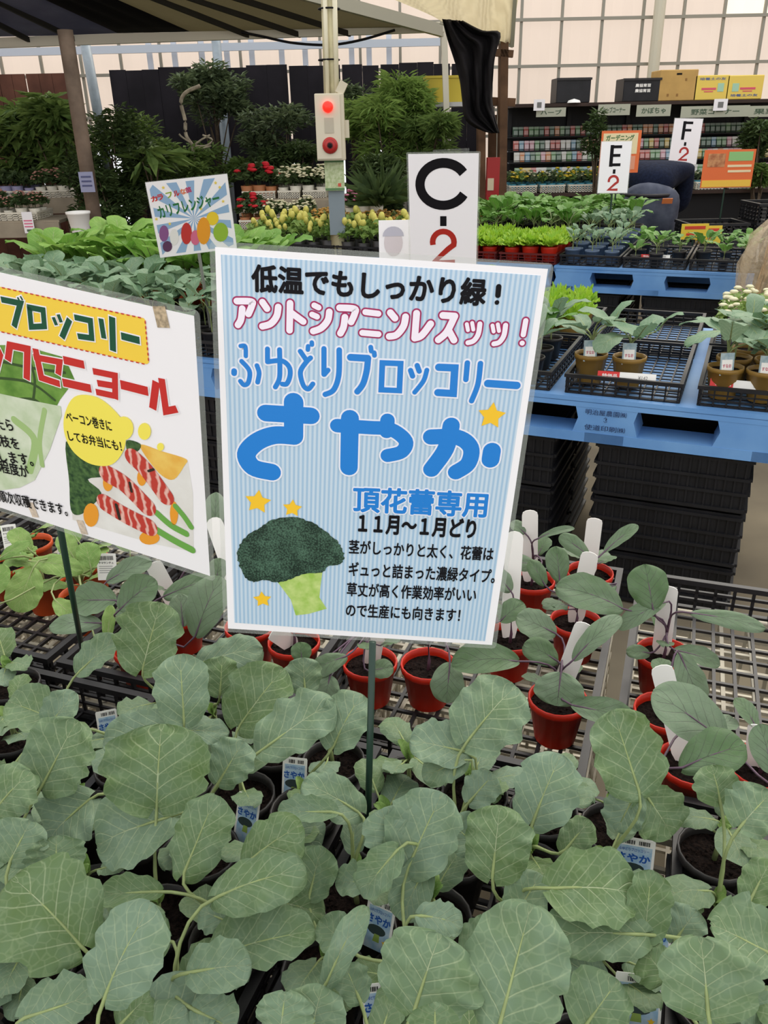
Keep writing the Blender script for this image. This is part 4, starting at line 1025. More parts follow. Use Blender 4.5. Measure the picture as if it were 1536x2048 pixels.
for i, (a, b) in enumerate([(0.33, 0.66), (0.43, 0.66), (0.53, 0.66), (0.33, 0.78), (0.43, 0.78), (0.53, 0.78), (0.33, 0.9), (0.43, 0.9), (0.53, 0.9)]):
    place(H1, 0, 'pale flowering herb behind the crowded tray, %s pot, %s row' % (nth(i % 3), nth(i//3)), PG(nearC, a, b, ZP+0.0085), i*1.1, sc=1.15)
# price strips clipped to the tray rims
def strip(px0, px1, z, label, hh=0.026):
    a = at_z(px0[0], px0[1], z); b = at_z(px1[0], px1[1], z); c = (a+b)/2; d = b-a; w = d.length; t = thing('price_strip', label, 'price tag', c, 0, 'red and white price strips'); t.rotation_euler = Euler((math.radians(62), 0, math.atan2(d.y, d.x)), 'XYZ')
    slab('white_part', [(-w*0.12, -hh/2), (w/2, -hh/2), (w/2, hh/2), (-w*0.12, hh/2)], -0.001, 0, white_lab, t); slab('red_part', [(-w/2, -hh/2), (-w*0.12, -hh/2), (-w*0.12, hh/2), (-w/2, hh/2)], -0.001, 0, mat('strip_red', (216, 44, 40), 0.4), t)
    text('white_lettering', '特価品', (-w*0.42, -hh*0.22), (-w*0.16, -hh*0.22), hh*0.45, 0.0005, white_lab, t, 0.02); text('grey_lettering', '¥142', (w*0.2, -hh*0.2), (w*0.36, -hh*0.2), hh*0.4, 0.0005, mat('grey_ink', (120, 120, 118)), t, 0.0)
for a_, b_, z, l in (((1195, 750), (1312, 758), ZP+0.058, 'red and white price strip on the tray with two seedlings'), ((1420, 765), (1545, 776), ZP+0.058, 'red and white price strip on the crowded tray at right'),
                     ((1282, 512), (1340, 514), ZP+0.058, 'small red and white strip on a far pallet tray')):
    a2 = at_z(a_[0], a_[1], z); strip(a_, b_, z, l, 0.028 if a_[1] > 600 else 0.022)
# left near pallets: tall seedlings
cab1 = [mid_plant('cabbage_seedling', 'x', 'potted plant', potblk, blueg, 'c', 6, 0.115, 0.72, 51+i, spread=0.6, tilt=(-0.2, 1.0), stemh=0.05) for i in range(3)]
cab2 = [mid_plant('leafy_seedling', 'x', 'potted plant', potora, brightg, 'b', 6, 0.15, 0.66, 61+i, spread=0.5, tilt=(0.1, 1.3), stemh=0.07) for i in range(3)]
P1, P2 = (cab1, [False]*3), (cab2, [False]*3)
for ti, a0 in enumerate((-0.76, -1.13, -1.50, -1.88, -2.26, -2.64)):
    for row, b0 in enumerate((0.285, 0.83)):
        tray_on(nearC, a0, b0, ZP, 'black tray of seedlings, %s tray left of the blue sign, %s row' % (nth(ti), ('front', 'rear')[row]))
        for i in range(3):
            for j in range(4):
                if row == 0 and j == 0 and ti < 1: continue
                sc = rg.uniform(0.85, 1.1)
                pr, nm = (P1, 'blue-green cabbage seedling') if row == 0 else (P2, 'bright green leafy seedling')
                if row: sc *= 1.1 if ti > 2 else 0.62
                place(pr, rg.randrange(3), '%s, %s file left of the sign, %s row from the front' % (nm, nth(ti*3+2-i), nth(row*4+j)), PG(nearC, a0-0.112+0.112*i, b0-0.18+0.12*j, ZP+0.0085), rg.uniform(0, 6), 'tall seedlings behind the white sign', sc)
# far pallets
fa = [0.38, 0.015, -0.35, -0.72, -1.09, -1.46, -1.83, -2.20, -2.57]
ftray = ['black', 'black', 'black', 'black', 'dark red', 'dark red', 'black', 'black', 'black']
for i, a in enumerate(fa):
    for row, b0 in enumerate((0.285, 0.83)):
        tray_on(farC, a, b0, ZP, '%s tray on the far pallets, %s from right, %s row' % ('dark red' if 3 <= i <= 4 and row == 0 else 'black', nth(i), ('front', 'rear')[row]), m=mat('dark_red_tray', (96, 26, 24), 0.5) if i in (3, 4) and row == 0 else None, group='trays on the far pallets')
let = ([lettuce('lettuce_seedling', 'x', potred, limeleaf, 15+i, 0.088, 20, hh=0.06) for i in range(3)], [False]*3)
grn = ([mid_plant('greens_seedling', 'x', 'potted plant', potblk, midgreen, 'b', 6, 0.075, 0.7, 71+i, spread=0.8, tilt=(0, 1.2)) for i in range(2)], [False]*2)
smb = ([mid_plant('small_seedling', 'x', 'potted plant', mat('blue_label_pot', (86, 104, 128), 0.5), blueg, 'c', 5, 0.055, 0.7, 81+i, spread=0.7) for i in range(2)], [False]*2)
for ti in (3, 4):
    for i in range(3):
        for j in range(4): place(let, rg.randrange(3), 'yellow-green lettuce, %s file from C-2 sign, %s row from pallet edge' % (nth((4-ti)*3+i), nth(j)), PG(farC, fa[ti]-0.115+0.115*i, 0.285-0.19+0.125*j, ZP+0.0085), rg.uniform(0, 6), 'lettuce seedlings on the far pallets', rg.uniform(1.05, 1.3))
        for j in range(4): place(grn, rg.randrange(2), 'mid-green seedling behind lettuce, %s file, %s row' % (nth((4-ti)*3+i), nth(j)), PG(farC, fa[ti]-0.115+0.115*i, 0.83-0.19+0.125*j, ZP+0.0085), rg.uniform(0, 6), 'greens behind the lettuce', rg.uniform(1.2, 1.6))
for ti, cnt in ((2, 8), (1, 5), (0, 5)):
    k = 0
    for i in range(3):
        for j in range(4):
            if ti < 2 and (i*7+j*5+ti) % 3 == 0: continue
            k += 1
            pr = smb if ti == 2 else grn
            place(pr, rg.randrange(2), '%s in the %s tray from right, %s file, %s row' % (('small grey-green seedling' if ti == 2 else 'loose green seedling'), nth(ti), nth(i), nth(j)), PG(farC, fa[ti]-0.115+0.115*i, 0.285-0.19+0.125*j, ZP+0.0085), rg.uniform(0, 6), 'seedlings on the right far pallet', rg.uniform(0.9, 1.15) if ti == 2 else rg.uniform(0.7, 1.05))
for i in range(3):
    for j in range(4): place(smb, rg.randrange(2), 'small seedling in rear tray behind grey-green ones, %s file, %s row' % (nth(i), nth(j)), PG(farC, fa[2]-0.115+0.115*i, 0.83-0.19+0.125*j, ZP+0.0085), rg.uniform(0, 6), 'seedlings on the right far pallet', 1.3)
plume = mat('plume_yellow', (222, 214, 110), 0.6, transl=0.2); orf = mat('dull_orange_blossom', (186, 140, 62), 0.6)
cel = ([herb('x', potblk, dg3, plume, 41+i, 0.05, 4, None, 0.017, 0.11, 50, 0.026, fy=3.2, name='plume_flower') for i in range(2)], [False]*2)
org = ([herb('x', potblk, dg2, orf, 45, 0.055, 22, None, 0.011, 0.08, 40, 0.022)], [False])
for ti in (5, 6, 7, 8):
    for i in range(3):
        for j in range(4):
            place(cel, rg.randrange(2), 'pale yellow plume flower, %s file left of C-2 sign, %s row' % (nth((ti-5)*3+2-i), nth(j)), PG(farC, fa[ti]-0.115+0.115*i, 0.285-0.19+0.125*j, ZP+0.0085), rg.uniform(0, 6), 'plume flowers on the far pallets', rg.uniform(0.9, 1.3))
            place(org, 0, 'dull orange flowering plant, %s file left of C-2 sign, %s row' % (nth((ti-5)*3+2-i), nth(j)), PG(farC, fa[ti]-0.115+0.115*i, 0.83-0.19+0.125*j, ZP+0.0085), rg.uniform(0, 6), 'orange flowers behind the plume flowers', rg.uniform(1.0, 1.3))

# ------------------------------------------------------------------ things behind the far pallets
def bench(name, label, x0, x1, Y, z, dpt=0.5, m=None):
    c = Vector(((x0+x1)/2, Y, 0)); t = thing(name, label, 'bench', c); w = x1-x0; m = m or mat('taupe_bench', (160, 148, 128), 0.7, scale=6, var=0.15)
    mb = MB(); mb.box((0, dpt/2, z-0.0125), (w, dpt, 0.025)); mb.build('top_board', m, t)
    mb = MB(); mb.box((0, -0.01, z-0.07), (w, 0.02, 0.11)); mb.build('front_board', m, t)
    for sx in (-1, 1):
        for sy in (0.04, dpt-0.04): mb = MB(); mb.box((sx*(w/2-0.05), sy, (z-0.03)/2), (0.06, 0.06, z-0.03)); mb.build('leg', m, t)
    return t
def flower_tray(px0, px1, Y, y_px, label, m=cream_pl):
    a = at_y(px0, y_px, Y); b = at_y(px1, y_px, Y); w = b.x-a.x
    return lattice('white_tray', label, 'tray', w-0.02, 0.36, 0.06, m, Vector(((a.x+b.x)/2, Y+0.20, a.z-0.03)), 0, 8, 6, 3, rim=0.014, bar=0.008, group='white trays of flowers on the benches'), (a.x, b.x, a.z-0.02)
FG = [herb('x', cream_pl, dg1, fl_s, 201, 0.06, 14, None, 0.011, 0.11, 70, 0.03), herb('x', cream_pl, dg1, fl_w, 202, 0.06, 22, None, 0.014, 0.11, 70, 0.03), herb('x', cream_pl, dg1, fl_p, 203, 0.06, 24, None, 0.014, 0.10, 70, 0.03),
      herb('x', mat('terracotta_pot', (170, 110, 70), 0.6), dg1, fl_r, 204, 0.06, 7, None, 0.026, 0.15, 70, 0.035), herb('x', mat('violet_pot', (150, 146, 176), 0.5), dg1, fl_w, 205, 0.06, 0, None, 0.012, 0.11, 80, 0.03)]
FGU = [False]*5
def flowers(kind, x0, x1, Y, z, n, rows, desc, sc=1.0, group='flowers on the benches'):
    for r in range(rows):
        for i in range(n):
            x = x0+(x1-x0)*(i+0.5)/n; lb = '%s, %s pot from left, %s row' % (desc, nth(i), ('front', 'rear', 'last')[r])
            place((FG, FGU), kind, lb, Vector((x, Y+0.10+0.15*r, z)), rg.uniform(0, 6), group, sc*rg.uniform(0.85, 1.15))
# left bench, two tiers
bl0, bl1 = at_y(-260, 440, 6.9), at_y(118, 440, 6.9)
bench('flower_bench', 'taupe wooden flower bench at the left edge, lower tier', bl0.x, bl1.x, 6.9, bl1.z, 0.48)
for i, (p0, p1) in enumerate(((-140, -32), (-32, 75), )):
    t, (xa, xb, zz) = flower_tray(p0, p1, 6.9, 430, 'white slatted tray on lower left bench tier, %s from left' % nth(i)); t.location.z = bl1.z+0.002
    flowers(0, xa, xb, 6.9, bl1.z+0.012, 4, 2, 'salmon flowers on lower left bench, %s tray' % nth(i), 1.0)
bu0, bu1 = at_y(-260, 395, 7.6), at_y(155, 395, 7.6)
bench('flower_bench', 'taupe wooden flower bench at the left edge, upper tier', bu0.x, bu1.x, 7.6, bu1.z, 0.48)
for i, (p0, p1) in enumerate(((-130, -32), (-32, 62), (62, 154))):
    t, (xa, xb, zz) = flower_tray(p0, p1, 7.6, 380, 'white slatted tray on upper left bench tier, %s from left' % nth(i)); t.location.z = bu1.z+0.002
    flowers(0 if i != 1 else 4, xa, xb, 7.6, bu1.z+0.012, 4, 2, 'flowers on upper left bench, %s tray' % nth(i), 1.15)
# middle bench, two tiers
bm0, bm1 = at_y(474, 455, 6.6), at_y(640, 455, 6.6)
bench('flower_bench', 'taupe flower bench in the middle, lower tier', bm0.x, bm1.x, 6.6, bm1.z, 0.45)
for i, (p0, p1) in enumerate(((474, 525), (525, 622))):
    t, (xa, xb, zz) = flower_tray(p0, p1, 6.6, 446, 'cream slatted tray on the middle bench, lower tier, %s' % nth(i)); t.location.z = bm1.z+0.002
    flowers((3, 1)[i], xa, xb, 6.6, bm1.z+0.012, 2+2*i, 2, ('red flowers', 'cream flowers')[i]+' on lower middle bench', 1.0)
bn0, bn1 = at_y(476, 395, 7.2), at_y(700, 395, 7.2)
bench('flower_bench', 'taupe flower bench in the middle, upper tier', bn0.x, bn1.x, 7.2, bn1.z, 0.45)
for i, (p0, p1) in enumerate(((480, 552), (552, 602), (602, 655))):
    t, (xa, xb, zz) = flower_tray(p0, p1, 7.2, 385, 'cream slatted tray on the middle bench, upper tier, %s' % nth(i)); t.location.z = bn1.z+0.002
    flowers((3, 1, 1)[i], xa, xb, 7.2, bn1.z+0.012, (3, 2, 2)[i], 2, ('red cyclamen-like flowers', 'cream daisies', 'cream daisies near the pole')[i]+' on upper middle bench', 1.15)
pb0, pb1 = at_y(644, 447, 6.5), at_y(770, 447, 6.5)
bench('flower_bench', 'low taupe bench with pink flowers right of the central pole', at_y(688, 430, 6.5).x, at_y(770, 430, 6.5).x, 6.5, at_y(700, 440, 6.5).z, 0.45)
flowers(2, at_y(690, 430, 6.5).x, at_y(765, 430, 6.5).x, 6.5, at_y(700, 440, 6.5).z+0.001, 3, 2, 'pink flowers beside the central pole', 1.2)
bench('flower_bench', 'small bench end with pink flowers left of the central pole', at_y(642, 460, 6.1).x, at_y(662, 460, 6.1).x+0.02, 6.6, at_y(650, 470, 6.5).z, 0.4)
def card(name, label, pxs, Y, m, parts=(), thick=0.004, cat='sign', foot=None, tilt=0):
    """flat upright sheet between two opposite pixel corners at distance Y"""
    (x0, y0), (x1, y1) = pxs; a = at_y(x0, y0, Y); b = at_y(x1, y1, Y); c = (a+b)/2; w = abs(b.x-a.x); h = abs(a.z-b.z); t = thing(name, label, cat, c); t.rotation_euler = (0, tilt, 0)
    mb = MB(); mb.box((0, 0, 0), (w, thick, h)); mb.build('sheet', m, t)
    for q in parts:
        nm, u0, v0, u1, v1, mm = q; mb = MB(); mb.box(((u0+u1-1)*w/2, -thick/2-0.001, (1-v0-v1)*h/2), ((u1-u0)*w, 0.002, (v1-v0)*h)); mb.build(nm, mm, t)
    if foot is not None: mb = MB(); mb.tube([(0, thick*1.5+0.004, h*0.3), (0, thick*1.5+0.004, foot-c.z)], 0.006, 6); mb.build('stake', green_stake, t)
    return t, w, h
ink_b = mat('slate_ink', (70, 74, 110), 0.5)
t, w, h = card('price_sign', 'grey-violet price sign fixed on the slanting wooden post', ((156, 344), (191, 384)), 6.2, mat('violet_grey_card', (140, 142, 168), 0.5), [('print_line', 0.15, 0.2+0.22*k, 0.85, 0.28+0.22*k, ink_b) for k in range(3)])
t, w, h = card('price_sign', 'white and pink price card hanging from the left bench', ((42, 424), (71, 466)), 6.85, white_paper, [('pink_stripe', 0.1, 0.38+0.14*k, 0.9, 0.44+0.14*k, mat('pink_ink', (226, 120, 150), 0.5)) for k in range(3)]+[('dark_print', 0.25, 0.82, 0.9, 0.93, mat('green_grey_ink', (90, 110, 80)))])
mb = MB()
t = thing('hanging_pot', 'white bucket pot standing below the left bench end', 'pot', (at_y(160, 450, 6.2).x, 6.2, at_y(160, 476, 6.2).z))
mb.lathe([(0.055, 0), (0.078, 0.16), (0.085, 0.165), (0.085, 0.18), (0.074, 0.18), (0.07, 0.15)], 16); mb.build('pot', white_lab, t, True)
mb = MB(); mb.lathe([(0.0, 0.15), (0.07, 0.15)], 16); mb.build('soil', soil, t)
sb = thing('low_stand', 'small dark stand under the white bucket pot', 'stand', (t.location.x, 6.2, 0)); mb = MB(); z_ = t.location.z; mb.box((0, 0, z_-0.011), (0.26, 0.26, 0.02)); mb.build('top', mat('dark_brown_stand', (60, 50, 42), 0.7), sb)
for sx in (-1, 1):
    for sy in (-1, 1): mb = MB(); mb.box((sx*0.11, sy*0.11, (z_-0.022)/2), (0.03, 0.03, z_-0.022)); mb.build('leg', mat('dark_brown_stand', (60, 50, 42)), sb)
# faint portrait leaflet beside the C-2 marker
t, w, h = card('leaflet', 'white card with a faint grey oval print left of C-2 marker', ((757, 441), (822, 560)), 2.75, white_paper, [], foot=0.73)
mb = MB(); mb.poly([(-0.005+0.030*math.cos(a*math.pi/9), -0.003, 0.025+0.042*math.sin(a*math.pi/9)) for a in range(18)]); mb.build('oval_print', mat('faint_print', (216, 206, 208), 0.5), t)
mb = MB(); mb.poly([(-0.005+0.034*math.cos(a*math.pi/9), -0.0035, 0.045+0.030*math.sin(a*math.pi/9)) for a in range(10)]); mb.build('oval_print', mat('faint_grey_print', (190, 188, 200), 0.5), t)

# ------------------------------------------------------------------ shrubs and trees
def shrub(name, label, px, ytop, ybot, Y, hw, n, ls, m, seed, cat='shrub', group='shrubs along the fence', potm=None, blobs=12, asp=0.45, trunk=True, floor=0.0, grad=None, droop=0.0, potr=0.14):
    top = at_y(px, ytop, Y); bot = at_y(px, ybot, Y); t = thing(name, label, cat, (bot.x, Y, floor), 0, group); o_ = t.location; rg = random.Random(seed)
    H = top.z-bot.z; rx = hw*Y/FPX*1.0; c0 = Vector((0, 0, (top.z+bot.z)/2-floor)); B = []
    for k in range(blobs):
        a = rg.uniform(0, 6.28); e = rg.uniform(-1, 1); q = math.sqrt(max(0, 1-e*e))*rg.uniform(0.3, 0.95)
        B.append((c0+Vector((rx*q*math.cos(a), min(rx, 0.45)*q*math.sin(a), H/2*e*0.82)), rg.uniform(0.25, 0.45)))
    mb = MB()
    for q in range(n):
        c, rr = B[q % blobs]; d = Vector((rg.gauss(0, 1), rg.gauss(0, 1), rg.gauss(0, 1))).normalized()*rg.random()**0.4
        p = c+Vector((d.x*rx*rr*1.1, d.y*min(rx, 0.45)*rr*1.1, d.z*H*0.5*rr*1.0)); s_ = ls*rg.uniform(0.6, 1.3)
        az = math.atan2(p.y-c.y, p.x-c.x)+rg.uniform(-0.9, 0.9); pit = rg.uniform(-0.5, 0.7)-droop
        ex = Vector((math.cos(az)*math.cos(pit), math.sin(az)*math.cos(pit), math.sin(pit))); ey = Vector((-math.sin(az), math.cos(az), rg.uniform(-0.4, 0.4))).normalized(); nz_ = ex.cross(ey)
        k = len(mb.v); a_ = s_*asp
        mb.v += [tuple(p), tuple(p+ex*s_*0.45+ey*a_*0.5+nz_*s_*0.08), tuple(p+ex*s_), tuple(p+ex*s_*0.45-ey*a_*0.5+nz_*s_*0.08), tuple(p+ex*s_*0.5-nz_*s_*0.04)]
        mb.f += [(k, k+3, k+4), (k+3, k+2, k+4), (k+2, k+1, k+4), (k+1, k, k+4)]; mb.m += [0]*4
    mb.build('foliage', m, t)['kind'] = 'stuff'
    bark = mat('shrub_bark', (92, 78, 62), 0.85, var=0.3)
    if trunk:
        mb = MB(); z0 = 0.2 if floor < 0.2 else 0.05
        mb.tube([(0, 0, z0), (0.02, 0, c0.z*0.5), (0, 0.01, c0.z)], [0.022, 0.018, 0.012], 7)
        for k in range(min(8, blobs)): mb.tube([(0.01, 0, c0.z*rg.uniform(0.45, 0.9)), tuple(B[k][0])], [0.009, 0.004], 5)
        mb.build('trunk', bark, t, True)
    mb = MB(); r_ = potr; mb.lathe([(r_*0.7, 0), (r_*0.95, r_*1.5), (r_*1.03, r_*1.5), (r_*1.03, r_*1.7), (r_*0.92, r_*1.7), (r_*0.9, r_*1.55)], 14); mb.poly([(r_*0.92*math.cos(a*math.pi/7), r_*0.92*math.sin(a*math.pi/7), r_*1.55) for a in range(14)]); mb.build('pot', potm or potblk, t, True)
    return t
S_ = shrub
S_('broadleaf_plant', 'tall broad-leaved green plant at the left edge under the brown fence', 40, 205, 345, 8.2, 62, 1300, 0.15, dg2, 1, asp=0.36, droop=0.2)
S_('broadleaf_plant', 'tall long-leaved plant just left of the slanting wooden post', 118, 190, 345, 8.0, 50, 1200, 0.16, dg2, 2, asp=0.3, droop=0.3)
S_('broadleaf_plant', 'dark bushy plant between the left plants above the bench', 75, 235, 350, 8.35, 70, 1500, 0.10, dg1, 3)
S_('small_leaved_shrub', 'dark small-leaved shrub with rising sprays right of steel pole', 238, 195, 430, 7.7, 80, 4600, 0.065, dg1, 4, blobs=16)
S_('small_leaved_shrub', 'lighter small-leaved shrub beside the black fence', 285, 235, 410, 7.9, 75, 3600, 0.06, dg2, 5, blobs=14)
S_('small_leaved_shrub', 'narrow dark shrub just right of the slanting wooden post', 190, 290, 470, 7.3, 40, 1800, 0.06, dg1, 27, blobs=10)
S_('big_leaf_plant', 'plant with large drooping glossy leaves behind the sunburst sign', 300, 285, 350, 7.5, 42, 60, 0.22, dg2, 6, asp=0.36, droop=0.35, blobs=5)
S_('small_leaved_shrub', 'low dark shrub filling the gap left of the sunburst sign', 240, 340, 490, 7.0, 75, 3800, 0.06, dg1, 7, blobs=14)
S_('bare_root_tree', 'small tree with dense crown before the fence, twisted pale trunk', 430, 128, 250, 8.5, 62, 4200, 0.07, dg4, 8, 'tree', blobs=18)
S_('small_leaved_shrub', 'green undergrowth beneath the twisted tree', 420, 280, 380, 8.1, 70, 2600, 0.07, dg2, 9)
S_('small_leaved_shrub', 'dark rounded shrub between fence and alarm pole', 565, 210, 330, 8.2, 78, 3600, 0.07, dg4, 10, blobs=16)
S_('small_leaved_shrub', 'dense dark shrub behind the cream daisies', 590, 290, 375, 7.9, 75, 2600, 0.06, dg1, 11)
S_('feathery_shrub', 'tall feathery light green shrub right of the alarm pole', 780, 150, 330, 8.0, 92, 6500, 0.10, dg3, 12, asp=0.16, blobs=18, droop=0.2)
S_('feathery_shrub', 'lower feathery shrub beside the brown timber', 860, 215, 350, 7.8, 55, 3200, 0.10, dg2, 13, asp=0.16, blobs=12, droop=0.2)
S_('small_leaved_shrub', 'grey-leaved shrub behind feathery shrub near pole', 705, 150, 300, 8.6, 40, 1800, 0.07, dg4, 14)
S_('small_leaved_shrub', 'dark shrub behind the pink flowers', 760, 320, 420, 7.2, 60, 2400, 0.07, dg1, 15)
S_('spiky_plant', 'dark strap-leaved plant left of the C-2 marker', 775, 375, 440, 6.2, 34, 140, 0.26, dg1, 16, asp=0.10, blobs=2, droop=-0.5, trunk=False)
S_('climbing_plant', 'dark green climber hanging before the seed rack left part', 1190, 228, 325, 8.45, 20, 900, 0.06, dg1, 17, blobs=8, group='plants before the seed rack')
S_('climbing_plant', 'dark bushy plant at the right end of the seed rack', 1512, 232, 330, 8.4, 36, 1500, 0.07, dg1, 18, blobs=10, group='plants before the seed rack')
S_('small_leaved_shrub', 'low green plant right of the orange poster', 1520, 330, 372, 8.3, 26, 600, 0.07, dg2, 19, blobs=6, group='plants before the seed rack')
# twisted pale trunk of the small tree
tw = thing('twisted_trunk', 'pale twisted bare trunk with curling roots before the fence', 'trunk', (at_y(375, 290, 8.05).x, 8.05, 0)); o_ = tw.location
mb = MB(); P = [at_y(x, y, 8.05)-o_ for x, y in ((400, 172), (372, 185), (362, 205), (370, 240), (372, 270), (385, 290))]; mb.tube(spline(P, False, 5), 0.016, 8); mb.tube([P[-1], Vector((P[-1].x, 0, 0.18))], 0.014, 8); mb.build('trunk', mat('pale_bark', (176, 164, 142), 0.8, var=0.3), tw, True)
for q in ([(385, 290), (410, 292), (425, 280), (405, 270)], [(385, 288), (400, 296), (422, 292)], [(380, 285), (365, 275), (358, 268)], [(388, 290), (405, 278), (420, 270)]):
    mb = MB(); mb.tube(spline([at_y(x, y, 8.03)-o_ for x, y in q], False, 4), 0.008, 6); mb.build('root', mat('pale_bark', (176, 164, 142)), tw, True)
mb = MB(); mb.lathe([(0.1, 0), (0.13, 0.18), (0.14, 0.2), (0.12, 0.2)], 14); mb.poly([(0.12*math.cos(a*math.pi/7), 0.12*math.sin(a*math.pi/7), 0.185) for a in range(14)]); mb.build('pot', potblk, tw, True)

# ------------------------------------------------------------------ seed rack
RY = 8.8
dkb = mat('dark_rack_board', (58, 42, 34), 0.7, scale=5, var=0.3); dkm = mat('dark_rack_metal', (30, 30, 32), 0.6)
x0 = at_y(1022, 300, RY).x; x1 = at_y(1640, 300, RY).x; zt = at_y(1290, 203, RY).z
rack = thing('seed_rack', 'wide dark seed packet rack along the back wall', 'rack', ((x0+x1)/2, RY, 0)); o_ = rack.location; rw = x1-x0
mb = MB(); mb.box((0, 0.18, zt-0.015), (rw, 0.5, 0.03)); mb.build('top_shelf', dkb, rack)
mb = MB(); mb.box((0, 0.42, zt/2), (rw, 0.02, zt-0.04)); mb.build('back_panel', dkm, rack)
for k in range(6): mb = MB(); mb.box((-rw/2+0.03+(rw-0.06)*k/5, 0.38, zt/2-0.02), (0.04, 0.04, zt-0.04)); mb.build('upright', dkm, rack)
rows = [(268, 0.30), (296, 0.22), (319, 0.14), (350, 0.06)]
shz = []
for yp, dy in rows:
    z = at_y(1290, yp, RY+dy).z; shz.append((z, dy)); mb = MB(); mb.box((0, dy+0.02, z-0.008), (rw, 0.09, 0.012)); mb.box((0, dy-0.03, z+0.012), (rw, 0.006, 0.006)); mb.build('shelf', dkm, rack)
zl = at_y(1290, 381, RY-0.25).z; mb = MB(); mb.box((0, -0.08, zl-0.02), (rw, 0.46, 0.03)); mb.build('lower_shelf', dkb, rack); mb = MB(); mb.box((0, -0.06, zl/2-0.02), (rw, 0.36, zl-0.04)); mb.build('plinth', mat('rack_plinth', (22, 22, 24), 0.8), rack)
cols_ = [('red', (186, 84, 72)), ('green', (96, 140, 88)), ('white', (214, 212, 200)), ('yellow', (208, 178, 84)), ('pink', (206, 150, 158)), ('blue', (110, 150, 170)), ('orange', (206, 132, 80)), ('dark green', (60, 92, 66))]
packm = []
for nm, c in cols_: packm.append((nm, mat('packet_'+nm.replace(' ', '_'), c, 0.35), mat('packet_head_'+nm.replace(' ', '_'), tuple(min(255, int(v*0.5+120)) for v in c), 0.4)))
pk = {}
for si, (z, dy) in enumerate(shz):
    n = 56
    for i in range(n):
        nm, ma, mh = packm[rg.choice([0, 1, 2, 3, 4, 5, 6, 7, 1, 2, 7]) if si else rg.choice([0, 6, 7, 7, 1])]
        x = -rw/2+0.06+(rw-0.12)*(i+0.5)/n
        loc = o_+Vector((x, dy+0.005, z+0.0)); lb = '%s seed packet, %s on the %s shelf of the rack from its left' % (nm, nth(i), nth(si))
        if nm not in pk:
            mb = MB(); mb.box((0, 0, 0.045), (0.062, 0.006, 0.09)); ob = MB()
            mb.v, mb.f, mb.m = mb.v, mb.f, mb.m
            mb.box((0, -0.0032, 0.078), (0.056, 0.002, 0.02), 1); mb.box((0.002, -0.0032, 0.035), (0.04, 0.002, 0.04), 1)
            me = mb.build('seed_packet', [ma, mh]); me.location = loc; me.rotation_euler = (-0.22, 0, 0); tag(me, lb, 'seed packet', 'seed packets on the rack'); pk[nm] = me
        else:
            c = pk[nm].copy(); COL.objects.link(c); c.location = loc; c['label'] = lb
# header cards and small white cards on the top rail
hm = mat('header_card', (176, 178, 158), 0.5); hk = mat('header_ink', (70, 92, 70), 0.5)
for (a, b, s) in (((1073, 216), (1131, 233), 'ハーブ'), ((1197, 209), (1259, 230), 'ハーブコーナー'), ((1274, 210), (1340, 232), 'かぼちゃ'), ((1363, 213), (1497, 233), '野菜コーナー'), ((1500, 212), (1560, 233), '果菜')):
    t, w, h = card('header_card', 'pale header card reading %s below the rack top' % ('the %s one from left' % nth([1073, 1197, 1274, 1363, 1500].index(a[0]))), (a, b), RY-0.10, hm, group if False else ())
    o3 = text('lettering', s, (0, 0), (w*0.7, 0), h*0.5, 0, hk, t, 0.02); o3.rotation_euler = (math.radians(90), 0, 0); o3.location = (-w*0.35, -0.004, -h*0.25); t['group'] = 'header cards under the rack top'
for (a, b) in (((1068, 199), (1089, 221)), ((1429, 198), (1453, 221))): t, w, h = card('small_card', 'small white card on the rack top edge, '+('left' if a[0] < 1200 else 'right')+' one', (a, b), RY-0.13, white_paper, [('grey_print', 0.3, 0.25, 0.7, 0.75, mat('grey_ink', (120, 120, 118)))])
# boxes on top of the rack
def topbox(name, label, cat, pa, pb, m, dpt=0.3):
    a = at_y(pa[0], pa[1], RY); b = at_y(pb[0], pb[1], RY); w = b.x-a.x; h = a.z-zt; t = thing(name, label, cat, ((a.x+b.x)/2, RY+0.15, zt+0.001)); mb = MB(); mb.box((0, 0, h/2), (w, dpt, h)); ob = mb.build('body', m, t); bv = ob.modifiers.new('b', 'BEVEL'); bv.width = 0.006; return t, w, h
t, w, h = topbox('black_crate', 'rounded black plastic bin on the left of the rack top', 'crate', (1115, 156), (1180, 195), blk2); mb = MB(); mb.box((0, -0.152, h-0.012), (w*1.04, 0.02, 0.02)); mb.build('rim', blk, t); mb = MB(); mb.lathe([(w*0.20, 0.0), (w*0.17, 0.02), (0.001, 0.035)], 12, (0, -0.20, 0.0)); mb.build('pale_lid', white_lab, t, True)
t, w, h = topbox('black_crate', 'black crate with white lettering next to the cardboard box', 'crate', (1249, 157), (1318, 195), blk2); mb = MB(); mb.box((0, -0.152, h-0.01), (w*1.05, 0.02, 0.02)); mb.build('rim', blk, t)
for k in range(2): o3 = text('white_lettering', '農協育苗', (0, 0), (w*0.42, 0), 0.028, 0, white_lab, t, 0.03); o3.rotation_euler = (math.radians(90), 0, 0); o3.location = (-w*0.18, -0.153, h*0.62-0.045*k)
t, w, h = topbox('cardboard_box', 'plain tan cardboard box, tallest on the rack top', 'box', (1322, 140), (1391, 195), mat('cardboard', (196, 158, 92), 0.8, scale=8, var=0.08))
mb = MB(); mb.box((0, -0.151, h*0.86), (0.05, 0.003, 0.016)); mb.build('hand_hole', black_ink, t)
for dx, dz in ((-0.09, 0.05), (0.0, 0.05), (0.07, 0.18)): mb = MB(); mb.box((dx, -0.151, dz), (0.018, 0.003, 0.022)); mb.build('printed_mark', mat('cardboard_print', (150, 112, 62), 0.8), t)
yl = mat('yellow_carton', (236, 206, 96), 0.6)
